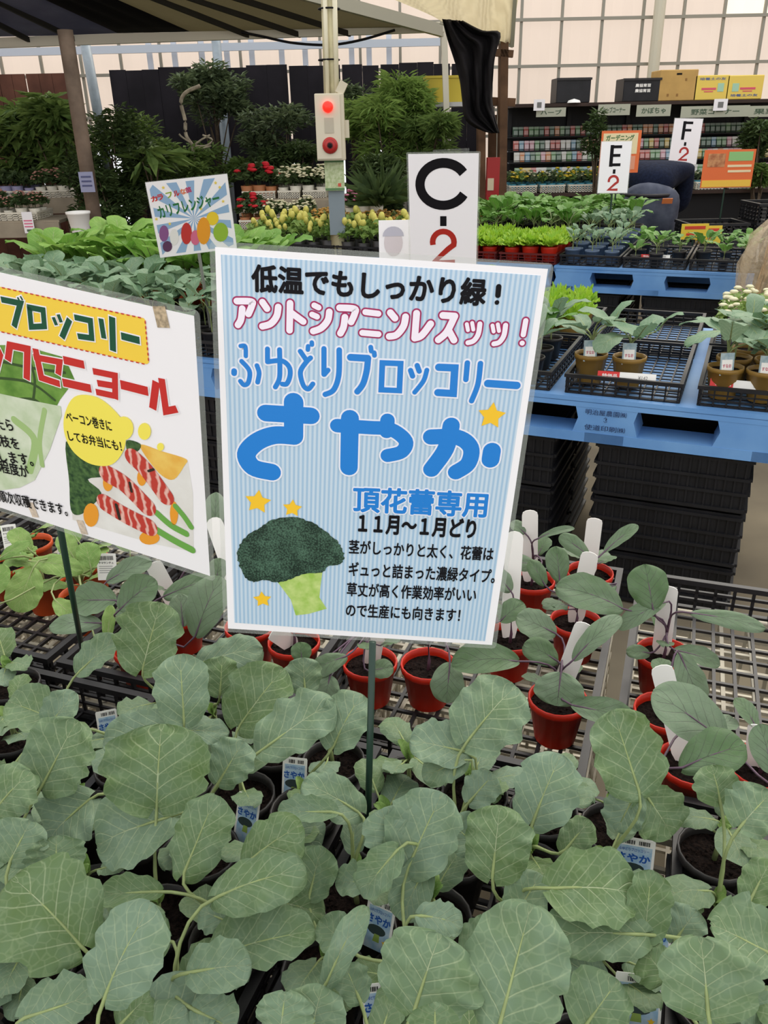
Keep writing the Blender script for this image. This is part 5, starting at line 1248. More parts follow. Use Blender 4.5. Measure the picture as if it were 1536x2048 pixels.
for i, (xa, xb) in enumerate(((1392, 1455), (1457, 1523))):
    t, w, h = topbox('yellow_carton', 'yellow carton with pink and blue print, %s' % ('next to the tan box' if i == 0 else 'rightmost on the rack top'), 'box', (xa, 151), (xb, 195), yl); t['group'] = 'yellow cartons on the rack top'; s_ = -1 if i else 1
    o3 = text('blue_lettering', 'ABCDE FGHI' if False else '培養土の友', (0, 0), (w*0.75, 0), 0.022, 0, mat('carton_blue', (84, 104, 150), 0.5), t, 0.02); o3.rotation_euler = (math.radians(90), 0, 0); o3.location = (-w*0.37, -0.152, h*(0.80 if i == 0 else 0.12))
    mb = MB(); mb.box((-s_*w*0.08, -0.151, h*0.45), (w*0.42, 0.003, h*0.09)); mb.box((-s_*w*0.08, -0.151, h*0.34), (w*0.26, 0.003, h*0.04)); mb.build('pink_print', mat('carton_pink', (220, 92, 110), 0.5), t)
    mb = MB(); mb.box((s_*w*0.26, -0.151, h*0.5), (w*0.18, 0.003, h*0.34)); mb.build('aqua_print', mat('carton_aqua', (170, 210, 180), 0.5), t)
# white crates of teal pots at the rack's foot
teal = mat('teal_pot', (66, 140, 158), 0.45)
tp = ([herb('x', teal, dg2, fl_y, 301, 0.05, 5, None, 0.018, 0.10, 40, 0.028), herb('x', teal, dg4, fl_w, 302, 0.05, 3, None, 0.012, 0.09, 50, 0.028)], [False]*2)
for i, (p0, p1) in enumerate(((1016, 1076), (1078, 1132), (1134, 1192), (1194, 1250), (1330, 1384), (1388, 1452), (1455, 1528))):
    a = at_y(p0, 375, RY-0.25); b = at_y(p1, 375, RY-0.25); w = b.x-a.x
    lattice('white_tray', 'cream slatted tray at the foot of the seed rack, %s from left' % nth(i), 'tray', w-0.02, 0.34, 0.07, cream_pl, Vector(((a.x+b.x)/2, RY-0.10, zl)), 0, 8, 6, 3, rim=0.016, bar=0.009, group='cream trays at the foot of the seed rack')
    for j in range(3):
        for r in range(2):
            if i >= 4 and r == 1: continue
            place(tp, rg.randrange(2), 'small plant in teal pot, %s cream tray, %s pot, %s row' % (nth(i), nth(j), ('front', 'rear')[r]), Vector((a.x+w*(j+0.5)/3, RY-0.18+0.14*r, zl+0.01)), rg.uniform(0, 6), 'teal-potted plants at the seed rack', 1.0+0.15*r)
# posters
og = mat('poster_orange', (226, 110, 56), 0.5); pw = mat('poster_cream', (232, 214, 170), 0.5)
t, w, h = card('garden_poster', 'orange-framed cream poster behind the E-2 marker', ((1204, 262), (1275, 345)), 6.3, og, [('cream_panel', 0.05, 0.06, 0.92, 0.55, pw), ('pink_panel', 0.1, 0.6, 0.9, 0.92, mat('poster_pink', (222, 150, 120), 0.5))], foot=0.73)
o3 = text('green_lettering', 'ガーデニング', (0, 0), (w*0.7, 0), h*0.13, 0, mat('poster_green', (60, 110, 60), 0.5), t, 0.03); o3.rotation_euler = (math.radians(90), 0, 0); o3.location = (-w*0.38, -0.006, h*0.27)
t, w, h = card('garden_poster', 'orange poster with brown picture and yellow band at right', ((1410, 300), (1501, 374)), 6.3, og, [('picture_panel', 0.08, 0.1, 0.42, 0.45, mat('poster_brown', (160, 96, 60), 0.5, scale=30, rgb2=(206, 150, 100))), ('green_panel', 0.48, 0.06, 0.95, 0.3, mat('poster_lime', (140, 190, 120), 0.5)), ('cream_line', 0.48, 0.4, 0.95, 0.46, pw), ('cream_line', 0.5, 0.54, 0.95, 0.6, pw), ('yellow_band', 0.02, 0.8, 0.98, 0.98, mat('poster_yellow', (236, 190, 70), 0.5))], foot=0.60)
# third row: dark crates with greens on top
third = thing('support_table', 'low black table of crates behind the far pallets', 'table', (2.05, 6.15, 0)); mb = MB(); mb.box((0.95, 0, 0.70), (1.7, 0.5, 0.02)); mb.build('table_top', blk2, third)
for x in (0.2, 1.7):
    for y in (-0.2, 0.2): mb = MB(); mb.box((x, y, 0.345), (0.05, 0.05, 0.69)); mb.build('leg', blk2, third)
third['label'] = 'low black table behind the far pallets beside the person'
t2 = thing('support_table', 'low black table of greens behind the lettuce', 'table', (1.35, 6.35, 0)); mb = MB(); mb.box((0, 0, 0.70), (1.15, 0.8, 0.02)); mb.build('table_top', blk2, t2)
for x in (-0.5, 0.5):
    for y in (-0.35, 0.35): mb = MB(); mb.box((x, y, 0.345), (0.05, 0.05, 0.69)); mb.build('leg', blk2, t2)
for i in range(7):
    for j in range(4): place(grn, rg.randrange(2), 'dark green seedling on the black table behind lettuce, %s file, %s row' % (nth(i), nth(j)), Vector((0.86+0.155*i, 6.04+0.19*j, 0.712)), rg.uniform(0, 6), 'greens on the black table', rg.uniform(1.2, 1.7))
for i, x in enumerate((2.38, 2.84, 3.30)):
    for k in range(2 if i else 1):
        a = lattice('black_crate', 'black slatted crate on the table right of the person, %s %s' % (nth(i), ('lower', 'upper')[k]), 'crate', 0.42, 0.34, 0.12, blk2, Vector((x, 6.15, 0.713+0.124*k)), 0.0, 8, 6, 4, group='black slatted crates right of the person', rim=0.02, bar=0.012)
ysm = mat('yellow_packaging', (230, 196, 60), 0.5)
for i, (a, b) in enumerate((((1364, 448), (1414, 478)), ((1395, 452), (1440, 486)))):
    t, w, h = card('yellow_label_card', 'yellow card with red print %s the bending person' % ('just right of' if i == 0 else 'farther right of'), (a, b), 5.45+0.1*i, ysm, [('red_print', 0.12, 0.15, 0.88, 0.35, mat('card_red', (206, 66, 44), 0.5)), ('red_print', 0.2, 0.6, 0.7, 0.75, mat('card_red', (206, 66, 44)))], foot=0.73)
# ------------------------------------------------------------------ plastic bag bundle at the right edge
bag = thing('wrapped_bundle', 'tall straw-coloured bundle wrapped in clear crinkled plastic', 'bundle', (2.05, 4.15, 0)); rgb = random.Random(9)
mb = MB(); n = 48; zz = [0.02, 0.12, 0.3, 0.5, 0.7, 0.85, 0.98, 1.06, 1.10, 1.13, 1.19]; rr = [0.16, 0.19, 0.22, 0.24, 0.25, 0.25, 0.21, 0.13, 0.06, 0.045, 0.09]
for z, r_ in zip(zz, rr):
    for j in range(n):
        a = 2*math.pi*j/n; q = r_*(1+0.10*math.sin(a*7+z*6)+0.09*math.sin(a*17-z*9)+0.05*noise.noise(Vector((math.cos(a)*3, math.sin(a)*3, z*2)))); mb.v.append((q*math.cos(a), q*math.sin(a)*0.8, z))
for i in range(len(zz)-1):
    for j in range(n): mb.f.append((i*n+j, i*n+(j+1) % n, (i+1)*n+(j+1) % n, (i+1)*n+j)); mb.m.append(0)
mb.build('plastic_wrap', mat('crinkled_film', (232, 212, 176), 0.14, 0.9, alpha=0.36, bump=1.5, scale=30), bag, True)
mb = MB()
for q in range(260):
    a = rgb.uniform(0, 6.28); r_ = 0.20*math.sqrt(rgb.random()); b_ = a+rgb.uniform(-0.3, 0.3); h_ = rgb.uniform(0.8, 1.08); k_ = 0.8 if h_ < 1.0 else 0.4
    mb.tube([(r_*0.8*math.cos(a), r_*0.65*math.sin(a), 0.03), (r_*math.cos(b_), r_*0.75*math.sin(b_), 0.6), (r_*k_*math.cos(b_), r_*k_*0.8*math.sin(b_), h_)], 0.006, 4)
mb.build('straw', mat('straw', (186, 148, 94), 0.8, scale=30, var=0.45), bag)['kind'] = 'stuff'

# ------------------------------------------------------------------ bending person in navy jumper and jeans
def skinned(name, pts, edges, m, parent, sub=2):
    me = bpy.data.meshes.new(name); me.from_pydata([p[0] for p in pts], edges, []); me.update(); o = link(name, me, parent)
    o.modifiers.new('skin', 'SKIN'); sl_ = me.skin_vertices[0].data if me.skin_vertices else None
    if sl_ is None:
        bpy.context.view_layer.objects.active = o; o.select_set(True); bpy.ops.object.skin_root_mark(); sl_ = me.skin_vertices[0].data
    for i, p in enumerate(pts): sl_[i].radius = p[1] if isinstance(p[1], tuple) else (p[1], p[1]); sl_[i].use_root = (i == 0)
    s_ = o.modifiers.new('sub', 'SUBSURF'); s_.levels = sub; s_.render_levels = sub
    me.materials.append(m)
    for poly in me.polygons: poly.use_smooth = True
    o.modifiers['skin'].use_smooth_shade = True
    return o
per = thing('person', 'person bending forward in navy jumper and faded blue jeans, seen from behind', 'person', (at_y(1296, 400, 6.62).x, 6.62, 0)); 
skin_m = mat('skin_tone', (206, 160, 132), 0.5); navy = mat('navy_knit', (24, 32, 52), 0.9, 0.15, scale=60, var=0.3, bump=0.2); jean = mat('faded_denim', (92, 98, 112), 0.8, 0.2, scale=9, rgb2=(62, 68, 84), bump=0.15); hair_m = mat('dark_hair', (28, 24, 24), 0.6)
sh = mat('dark_shoe', (32, 30, 30), 0.6)
# joints, x right, y away, z up (person-relative)
J = {'pel': (0, 0, 0.93), 'sp': (0.05, 0.14, 1.06), 'ch': (0.15, 0.34, 1.10), 'nk': (0.22, 0.54, 1.04), 'hd': (0.20, 0.66, 0.97), 'hd2': (0.21, 0.76, 0.93),
     'hl': (-0.095, 0, 0.88), 'kl': (-0.12, 0.03, 0.48), 'al': (-0.13, -0.02, 0.09), 'fl': (-0.15, 0.14, 0.045), 'hr': (0.095, 0, 0.88), 'kr': (0.11, 0.03, 0.48), 'ar': (0.11, -0.02, 0.09), 'fr': (0.13, 0.14, 0.045),
     'sl': (-0.03, 0.42, 1.08), 'el': (-0.04, 0.52, 0.84), 'wl': (0.08, 0.66, 0.76), 'sr': (0.36, 0.34, 1.07), 'er': (0.38, 0.38, 0.83), 'wr': (0.24, 0.56, 0.76)}
def SK(keys, E, m, name):
    idx = {k: i for i, (k, _) in enumerate(keys)}; return skinned(name, [(J[k], r) for k, r in keys], [(idx[a], idx[b]) for a, b in E], m, per)
SK([('pel', (0.08, 0.07)), ('sp', (0.08, 0.07)), ('ch', (0.10, 0.07)), ('nk', 0.05), ('hd', 0.075), ('hd2', 0.085), ('hl', 0.055), ('kl', 0.05), ('al', 0.035), ('fl', 0.03), ('hr', 0.055), ('kr', 0.05), ('ar', 0.035), ('fr', 0.03),
    ('sl', 0.05), ('el', 0.036), ('wl', 0.025), ('sr', 0.05), ('er', 0.036), ('wr', 0.025)],
   [('pel', 'sp'), ('sp', 'ch'), ('ch', 'nk'), ('nk', 'hd'), ('hd', 'hd2'), ('pel', 'hl'), ('hl', 'kl'), ('kl', 'al'), ('al', 'fl'), ('pel', 'hr'), ('hr', 'kr'), ('kr', 'ar'), ('ar', 'fr'), ('ch', 'sl'), ('sl', 'el'), ('el', 'wl'), ('ch', 'sr'), ('sr', 'er'), ('er', 'wr')], skin_m, 'body')
J['pel2'] = (0.0, -0.04, 0.955)
SK([('pel2', (0.165, 0.125)), ('sp', (0.175, 0.135)), ('ch', (0.185, 0.13)), ('nk', 0.07), ('sl', 0.082), ('el', 0.062), ('wl', 0.045), ('sr', 0.085), ('er', 0.064), ('wr', 0.045)],
   [('pel2', 'sp'), ('sp', 'ch'), ('ch', 'nk'), ('ch', 'sl'), ('sl', 'el'), ('el', 'wl'), ('ch', 'sr'), ('sr', 'er'), ('er', 'wr')], navy, 'jumper')
J['pel3'] = (0.02, 0.05, 1.02); J['hl'] = (-0.10, -0.02, 0.80); J['hr'] = (0.10, -0.02, 0.80); J['pk'] = (0, -0.02, 0.87)
SK([('pk', (0.20, 0.17)), ('pel3', (0.20, 0.17)), ('hl', (0.125, 0.14)), ('kl', 0.09), ('al', 0.08), ('hr', (0.125, 0.14)), ('kr', 0.09), ('ar', 0.08)], [('pel3', 'pk'), ('pk', 'hl'), ('hl', 'kl'), ('kl', 'al'), ('pk', 'hr'), ('hr', 'kr'), ('kr', 'ar')], jean, 'jeans'); per.scale = (1.07, 1.07, 1.04)
for k, s_ in (('al', 'fl'), ('ar', 'fr')): J['q'] = tuple(J[s_][i]+(J[s_][i]-J[k][i])*0.35 if i < 2 else 0.05 for i in range(3)); J['h'] = (J[k][0], J[k][1]-0.04, 0.05); SK([('h', 0.045), ('q', (0.05, 0.04))], [('h', 'q')], sh, 'shoe')
mb = MB(); c = Vector(J['hd2']); bmh = [(0.0005, 0.115), (0.06, 0.10), (0.098, 0.05), (0.10, 0.0), (0.085, -0.04)]
mb.lathe([(r_, z) for r_, z in bmh], 16, (c.x, c.y-0.02, c.z+0.01)); mb.build('hair', hair_m, per, True)
mb = MB(); mb.box((0.07, -0.205, 0.915), (0.07, 0.01, 0.035), 0, Euler((0.2, 0, 0)).to_matrix()); mb.build('waist_patch', mat('orange_leather_patch', (186, 104, 52), 0.6), per)
mb = MB(); mb.tube([(0.0+0.175*math.cos(a), -0.01+0.14*math.sin(a), 0.945) for a in [math.pi*k/12*2 for k in range(13)]], 0.014, 6, cap=False); mb.build('belt', mat('dark_belt', (30, 28, 32), 0.6), per, True)
for w_, e_ in (('wl', 'el'), ('wr', 'er')):
    W_ = Vector(J[w_]); d = (W_-Vector(J[e_])).normalized(); side = d.cross(Vector((0, 0, 1))).normalized(); pts = [(tuple(W_), 0.024), (tuple(W_+d*0.05), (0.036, 0.018)), (tuple(W_+d*0.085), (0.036, 0.016))]; E = [(0, 1), (1, 2)]
    for f_ in range(4):
        b0 = W_+d*0.085+side*(0.03-0.02*f_); L_ = (0.028, 0.033, 0.031, 0.024)[f_]; n0 = len(pts)
        pts += [(tuple(b0+d*0.012), 0.0095), (tuple(b0+d*(0.012+L_)-Vector((0, 0, 0.006))), 0.0088), (tuple(b0+d*(0.008+L_*1.7)-Vector((0, 0, 0.022))), 0.0078)]; E += [(2, n0), (n0, n0+1), (n0+1, n0+2)]
    n0 = len(pts); pts += [(tuple(W_+d*0.045+side*0.045), 0.011), (tuple(W_+d*0.085+side*0.062), 0.0095)]; E += [(1, n0), (n0, n0+1)]
    skinned('hand', pts, E, skin_m, per, 1)

def build_main_sign():
    pl = Plane((1.6081457, 0.0796772, -0.0293012), (-0.0136843, 0.7763074, 1.1816361))
    root = sign_root('plant_sign', 'light blue striped broccoli sign on a green stake with big blue hiragana', 'sign', pl)
    W_, H_ = 0.3015, 0.42
    slab('laminate', roundrect(-W_/2-0.005, -H_/2-0.005, W_/2+0.005, H_/2+0.005, 0.005), -0.0006, -0.0002, film, root)
    slab('paper', [(-W_/2, -H_/2), (W_/2, -H_/2), (W_/2, H_/2), (-W_/2, H_/2)], -0.0002, 0.0, white_paper, root)
    # striped print
    m = bpy.data.materials.new('blue_pinstripe_print'); m.use_nodes = True; nt = m.node_tree; b = nt.nodes['Principled BSDF']
    tc = nt.nodes.new('ShaderNodeTexCoord'); wv = nt.nodes.new('ShaderNodeTexWave'); wv.bands_direction = 'X'
    wv.inputs['Scale'].default_value = 2*math.pi/20/0.00455; wv.inputs['Distortion'].default_value = 0
    cr = nt.nodes.new('ShaderNodeValToRGB'); cr.color_ramp.elements[0].color = (*lin((166, 197, 222)), 1); cr.color_ramp.elements[1].color = (*lin((204, 221, 234)), 1)
    cr.color_ramp.elements[0].position = 0.2; cr.color_ramp.elements[1].position = 0.7
    nt.links.new(tc.outputs['Object'], wv.inputs['Vector']); nt.links.new(wv.outputs['Fac'], cr.inputs['Fac']); nt.links.new(cr.outputs['Color'], b.inputs['Base Color'])
    b.inputs['Roughness'].default_value = 0.35
    slab('print_panel', [tuple(pl.L(*q)[:2]) for q in ((442, 509), (1081, 551), (970, 1282), (469, 1245))][::-1], 0.0, 0.0003, m, root)
    z1, z2 = 0.0006, 0.0009
    def S(lst, ox, oy, sc, w, cv=True):
        out = []
        for pts, ww in lst:
            P = [pl.L(ox+x/sc, oy+y/sc) for x, y in pts]
            # metres per pixel at the first point
            q = pl.L(ox+pts[0][0]/sc+1, oy+pts[0][1]/sc); mp = (q-P[0]).length
            out.append((P, (ww or w)/sc*mp, cv))
        return out
    blue = mat('blue_ink', (34, 130, 214), 0.35); wht = mat('white_outline_ink', (238, 240, 250), 0.4); crim = mat('crimson_ink', (168, 34, 92), 0.4)
    def TX(name, s, p0, p1, hpx, m_, off, outl=None, z=z2):
        a, b_ = pl.L(*p0), pl.L(*p1); q = pl.L(p0[0], p0[1]-hpx); h = (q-a).length
        if outl is not None: text(name, s, a, b_, h, z1, outl, root, off+0.05)
        return text(name, s, a, b_, h, z, m_, root, off)
    TX('headline_lettering', '低温でもしっかり緑', (505, 582), (968, 611), 53, black_ink, 0.037)
    ribbons('headline_lettering', S([([(1085, 365), (1078, 440)], 48), ([(1070, 502), (1069, 503)], 40)], 750, 490, 4.3886, 48, False), z2, black_ink, root)
    a1 = S([([(205, 520), (340, 525), (343, 565), (312, 640)], 0), ([(255, 590), (243, 690), (215, 742)], 0),
            ([(443, 530), (485, 590)], 0), ([(590, 575), (575, 660), (520, 730), (442, 755)], 0),
            ([(700, 540), (695, 792)], 0), ([(705, 625), (822, 710)], 0),
            ([(925, 560), (965, 580)], 60), ([(905, 645), (950, 665)], 60), ([(1065, 620), (1050, 700), (990, 770), (915, 800)], 0),
            ([(1160, 582), (1298, 592), (1300, 640), (1267, 715)], 0), ([(1210, 670), (1197, 760), (1168, 820)], 0),
            ([(1400, 622), (1521, 637)], 62), ([(1372, 815), (1522, 828)], 62)], 430, 490, 4.6545, 68)
    a2 = S([([(135, 592), (175, 640)], 0), ([(268, 628), (250, 710), (190, 785), (125, 800)], 0),
            ([(365, 597), (348, 815)], 0), ([(348, 815), (410, 790), (488, 690)], 0),
            ([(595, 615), (700, 622)], 0), ([(700, 622), (630, 760), (555, 830)], 0), ([(650, 755), (692, 832)], 0),
            ([(805, 692), (815, 745)], 40), ([(852, 682), (862, 740)], 40), ([(920, 690), (905, 780), (865, 838), (815, 855)], 50),
            ([(1030, 704), (1040, 757)], 40), ([(1077, 694), (1087, 752)], 40), ([(1145, 702), (1130, 792), (1090, 850), (1042, 865)], 50),
            ([(1322, 662), (1300, 785)], 52), ([(1290, 858), (1291, 859)], 50)], 750, 490, 4.3886, 66)
    ribbons('crimson_outline', a1+a2, z1, crim, root, 0.0011)
    ribbons('white_lettering', a1+a2, z2, mat('white_ink', (250, 240, 250), 0.4), root, -0.0003)
    b1 = S([([(240, 938), (283, 942), (288, 1032)], 40), ([(250, 1080), (322, 1170), (312, 1275), (272, 1300), (238, 1265)], 44), ([(180, 1170), (179, 1192)], 52),
            ([(392, 1120), (412, 1190), (398, 1275)], 44),
            ([(490, 965), (490, 1072)], 46), ([(490, 1085), (620, 1075), (690, 1130), (700, 1210), (670, 1288), (628, 1292)], 46), ([(602, 972), (605, 1120), (600, 1240), (563, 1320)], 46),
            ([(795, 987), (852, 1070)], 46), ([(890, 1048), (848, 1090), (796, 1180), (822, 1300), (868, 1338), (912, 1290)], 46), ([(868, 940), (865, 972)], 42), ([(902, 905), (903, 925)], 42),
            ([(1015, 962), (1015, 1202)], 48), ([(1018, 1202), (1053, 1162)], 46), ([(1157, 975), (1152, 1210), (1105, 1345), (1027, 1388)], 52),
            ([(1450, 948), (1455, 985)], 44), ([(1482, 1000), (1485, 1025)], 44)], 430, 490, 4.6545, 46)
    b1 += S([([(1262, 1043), (1422, 1052)], 66), ([(1425, 1050), (1412, 1170), (1378, 1290), (1325, 1362)], 58)], 430, 490, 4.6545, 60)
    b2 = S([([(65, 1032), (225, 1038), (214, 1275), (55, 1268), (65, 1032)], 50)], 750, 490, 4.3886, 50, False)
    b2 += S([([(312, 1098), (330, 1148)], 46), ([(370, 1055), (388, 1105)], 46), ([(455, 1095), (425, 1190), (348, 1290)], 42),
             ([(810, 1032), (797, 1178)], 48), ([(925, 1037), (902, 1220), (847, 1365)], 48), ([(990, 1212), (1243, 1230)], 68)], 750, 490, 4.3886, 50)
    b2 += S([([(560, 1070), (700, 1076), (686, 1300), (552, 1292)], 66)], 750, 490, 4.3886, 66, False)
    c1 = S([([(210, 168), (440, 182)], 90), ([(352, 112), (352, 285)], 100), ([(352, 285), (250, 282), (160, 318), (110, 380), (145, 445), (240, 470)], 96),
            ([(575, 232), (740, 242), (850, 252), (925, 310), (905, 365), (833, 385)], 74), ([(640, 195), (635, 445)], 92), ([(832, 205), (828, 262)], 74),
            ([(1055, 290), (1190, 292), (1258, 345), (1245, 425), (1182, 470)], 84), ([(1158, 232), (1130, 350), (1057, 455)], 88), ([(1366, 362), (1359, 405)], 92)], 450, 760, 2.56, 90)
    ribbons('white_outline', b1+b2+c1, z1, wht, root, 0.0017)
    ribbons('blue_lettering', b1+b2, z2, blue, root); ribbons('large_blue_lettering', c1, z2, blue, root)
    TX('blue_lettering', '頂花蕾専用', (707, 1022), (971, 1034), 49, blue, 0.030, wht)
    TX('black_lettering', '１１月～１月どり', (717, 1064), (949, 1076), 37, black_ink, 0.04)
    for s, p0, p1, h in (('茎がしっかりと太く、花蕾は', (697.6, 1106), (984.7, 1121), 27), ('ギュっと詰まった濃緑タイプ。', (697.6, 1151), (988, 1166), 28),
                         ('草丈が高く作業効率がいい', (694, 1191), (950.5, 1203), 27), ('ので生産にも向きます！', (692, 1232), (918.6, 1243), 26)):
        TX('black_lettering', s, p0, p1, h, black_ink, 0.024)
    yel = mat('yellow_star_ink', (250, 200, 44), 0.4)
    for x, y, r, ro in ((983, 831, 29, -0.03), (516, 1003, 27, -0.1), (585, 1016, 20, -0.05), (525, 1198, 19, 0.1)):
        c = pl.L(x, y); q = (pl.L(x+r, y)-c).length
        flat('star', star_pts(c, q, ro, 0.52), z2, yel, root)
    # printed broccoli
    o = lambda x, y: pl.L(420+x/2.226, 480+y/2.226)
    pic = link('broccoli_picture', None, root)
    stem = [o(*q) for q in ((300, 1520), (340, 1480), (430, 1460), (505, 1450), (492, 1540), (487, 1590), (520, 1640), (440, 1663), (382, 1670), (360, 1600))]
    flat('stem_print', stem, z1, mat('print_light_green', (158, 196, 84), 0.4, scale=60, rgb2=(205, 222, 140)), pic)
    rng = random.Random(5)
    cr_ = spline([o(*q) for q in ((355, 1232), (440, 1250), (520, 1298), (575, 1350), (597, 1400), (580, 1440), (530, 1450), (500, 1478), (420, 1485), (340, 1515), (300, 1522), (240, 1512), (190, 1520), (150, 1490), (130, 1440), (122, 1390), (150, 1330), (220, 1280), (280, 1245))], True, 7)
    cc = sum(cr_, Vector())/len(cr_)
    cr_ = [cc+(p-cc)*(1+rng.uniform(-0.018, 0.018)) for p in cr_]
    gm = bpy.data.materials.new('print_floret_green'); gm.use_nodes = True; nt = gm.node_tree; b = nt.nodes['Principled BSDF']
    tc = nt.nodes.new('ShaderNodeTexCoord'); vo = nt.nodes.new('ShaderNodeTexVoronoi'); vo.inputs['Scale'].default_value = 520
    nz = nt.nodes.new('ShaderNodeTexNoise'); nz.inputs['Scale'].default_value = 45
    cr2 = nt.nodes.new('ShaderNodeValToRGB'); cr2.color_ramp.elements[0].color = (*lin((96, 134, 110)), 1); cr2.color_ramp.elements[1].color = (*lin((22, 44, 34)), 1); cr2.color_ramp.elements[1].position = 0.8
    ad = nt.nodes.new('ShaderNodeMath'); ad.operation = 'MULTIPLY_ADD'; ad.inputs[1].default_value = 0.8
    nt.links.new(tc.outputs['Object'], vo.inputs['Vector']); nt.links.new(tc.outputs['Object'], nz.inputs['Vector'])
    mu = nt.nodes.new('ShaderNodeMath'); mu.operation = 'MULTIPLY_ADD'; mu.inputs[1].default_value = 0.9; mu.inputs[2].default_value = -0.25
    nt.links.new(nz.outputs['Fac'], mu.inputs[0]); nt.links.new(vo.outputs['Distance'], ad.inputs[0]); nt.links.new(mu.outputs[0], ad.inputs[2])
    nt.links.new(ad.outputs[0], cr2.inputs['Fac']); nt.links.new(cr2.outputs['Color'], b.inputs['Base Color']); b.inputs['Roughness'].default_value = 0.4
    flat('floret_print', cr_, z2, gm, pic)
    bot = at_z(738, 1560, 0.78); tp = pl.R @ (pl.L(745, 1287)+Vector((0, 0, -0.005)))+pl.T
    d = (bot-tp).normalized(); bot2 = bot+d*((bot.z-0.64)/-d.z)
    stake(pl, root, (745, 1287), bot2, 0.0042, zoff=-0.003)
    return pl

def build_left_sign():
    pl = Plane((1.6681, 0.1323, -0.3868), (-0.168, 0.7472, 1.3467))
    root = sign_root('plant_sign', 'white broccoli sign with yellow banner, red katakana and bacon roll picture', 'sign', pl)
    slab('laminate', roundrect(-0.43, -0.303, 0.006, 0.006, 0.006), -0.0006, -0.0002, film, root)
    slab('paper', [(-0.42, -0.297), (0, -0.297), (0, 0), (-0.42, 0)], -0.0002, 0, white_paper, root)
    g = lambda x, y: pl.L(x/3.572, 540+y/3.572)
    z1, z2, z3 = 0.0004, 0.0007, 0.0010
    mp = (pl.L(201, 700)-pl.L(200, 700)).length
    def S(lst, cv=False):
        return [([g(*q) for q in pts], w/3.572*mp, cv) for pts, w in lst]
    yel = mat('banner_yellow_ink', (252, 214, 74), 0.4); dk = mat('dark_green_ink', (22, 84, 58), 0.4); red = mat('bright_red_ink', (204, 48, 44), 0.4)
    flat('yellow_banner', [g(*q) for q in ((-150, 430-28), (1052, 672), (1066, 660), (1040, 358), (1025, 342), (-150, 86))], z1, yel, root)
    da = []
    def dash(a, b, n):
        a = Vector(a); b = Vector(b)
        for k in range(n):
            t = (k+0.1)/n; t2 = (k+0.65)/n
            da.append(([tuple(a.lerp(b, t)), tuple(a.lerp(b, t2))], 7))
    dash((-150, 88), (1025, 343), 29); dash((1040, 358), (1066, 660), 8); dash((-150, 403), (1052, 673), 30)
    ribbons('red_dashes', S(da), z2, red, root, rnd=False)
    G = [([(12, 208), (150, 236), (105, 404)], 36), ([(130, 193), (146, 222)], 12), ([(150, 185), (166, 214)], 12),
         ([(200, 262), (312, 284), (322, 400), (228, 404), (214, 262)], 34), ([(385, 335), (408, 392)], 24), ([(420, 315), (442, 372)], 24), ([(502, 350), (447, 482)], 36),
         ([(536, 335), (650, 360), (660, 484), (560, 470)], 34), ([(725, 345), (747, 487)], 33), ([(805, 333), (812, 577)], 40), ([(870, 468), (1002, 502)], 42),
         ([(-95, 210), (-40, 330)], 34)]
    ribbons('white_outline', S(G), z2, white_paper, root, 0.0013, False)
    ribbons('green_lettering', S(G), z3, dk, root, 0, False)
    R_ = [([(60, 645), (75, 535), (200, 562), (195, 780)], 46), ([(257, 560), (300, 768), (432, 812)], 44), ([(245, 620), (430, 655), (420, 745)], 40),
          ([(458, 640), (606, 675)], 50), ([(452, 800), (655, 845)], 52), ([(668, 720), (825, 752), (828, 920)], 40), ([(700, 805), (820, 825)], 40), ([(690, 868), (815, 895)], 40),
          ([(865, 815), (1062, 865)], 56), ([(1120, 795), (1095, 990)], 48), ([(1158, 772), (1190, 1005), (1268, 990)], 44),
          ([(-10, 560), (10, 600), (-20, 720)], 36)]
    ribbons('white_outline', S(R_), z2, white_paper, root, 0.0012, False)
    ribbons('red_lettering', S(R_), z3, red, root, 0, False)
    # pictures: green stalks upper left, and bacon rolls lower right
    p = lambda x, y: pl.L(x, y)
    st = link('stalk_picture', None, root)
    gs = mat('print_stalk_green', (128, 170, 78), 0.4, scale=40, rgb2=(86, 132, 50)); gd = mat('print_dark_gap', (58, 84, 44), 0.4)
    pale = mat('print_pale_green', (190, 208, 168), 0.4, scale=30, rgb2=(222, 230, 206))
    def SP(lst, k=1.0): return [([p(*q) for q in pts], w*mp*k, True) for pts, w in lst]
    flat('stalk_print', [p(*q) for q in ((-30, 690), (10, 690), (60, 695), (130, 715), (150, 760), (120, 800), (95, 850), (60, 880), (-30, 900))], z1*0.6, gs, st)
    ribbons('stalk_print', SP([([(-10, 720), (60, 735), (130, 745)], 5), ([(-10, 755), (60, 765), (110, 800)], 5), ([(20, 800), (70, 800), (100, 830)], 6), ([(50, 700), (70, 760), (60, 840)], 5)]), z1, gd, st)
    flat('stalk_print', [p(*q) for q in ((-30, 780), (60, 800), (122, 812), (124, 830), (100, 900), (70, 960), (40, 975), (-30, 985))], z1*1.2, pale, st)
    ribbons('stalk_print', SP([([(30, 840), (70, 880), (60, 940)], 16), ([(90, 820), (80, 880), (85, 930)], 10)]), z1*1.4, mat('print_mid_green', (166, 196, 128), 0.4), st)
    br = link('bacon_roll_picture', None, root)
    q0 = lambda x, y: p(x/2.954, 850+y/2.954)   # crop scale of the bacon picture
    flat('dish_print', [q0(*q) for q in ((385, 90), (700, 120), (830, 110), (1110, 210), (1140, 400), (1145, 750), (900, 700), (430, 560))], z1*0.5, mat('print_dish', (226, 222, 214), 0.4, scale=25, rgb2=(240, 238, 232)), br)
    fl = mat('print_herb_green', (34, 66, 40), 0.4, scale=160, rgb2=(84, 118, 66))
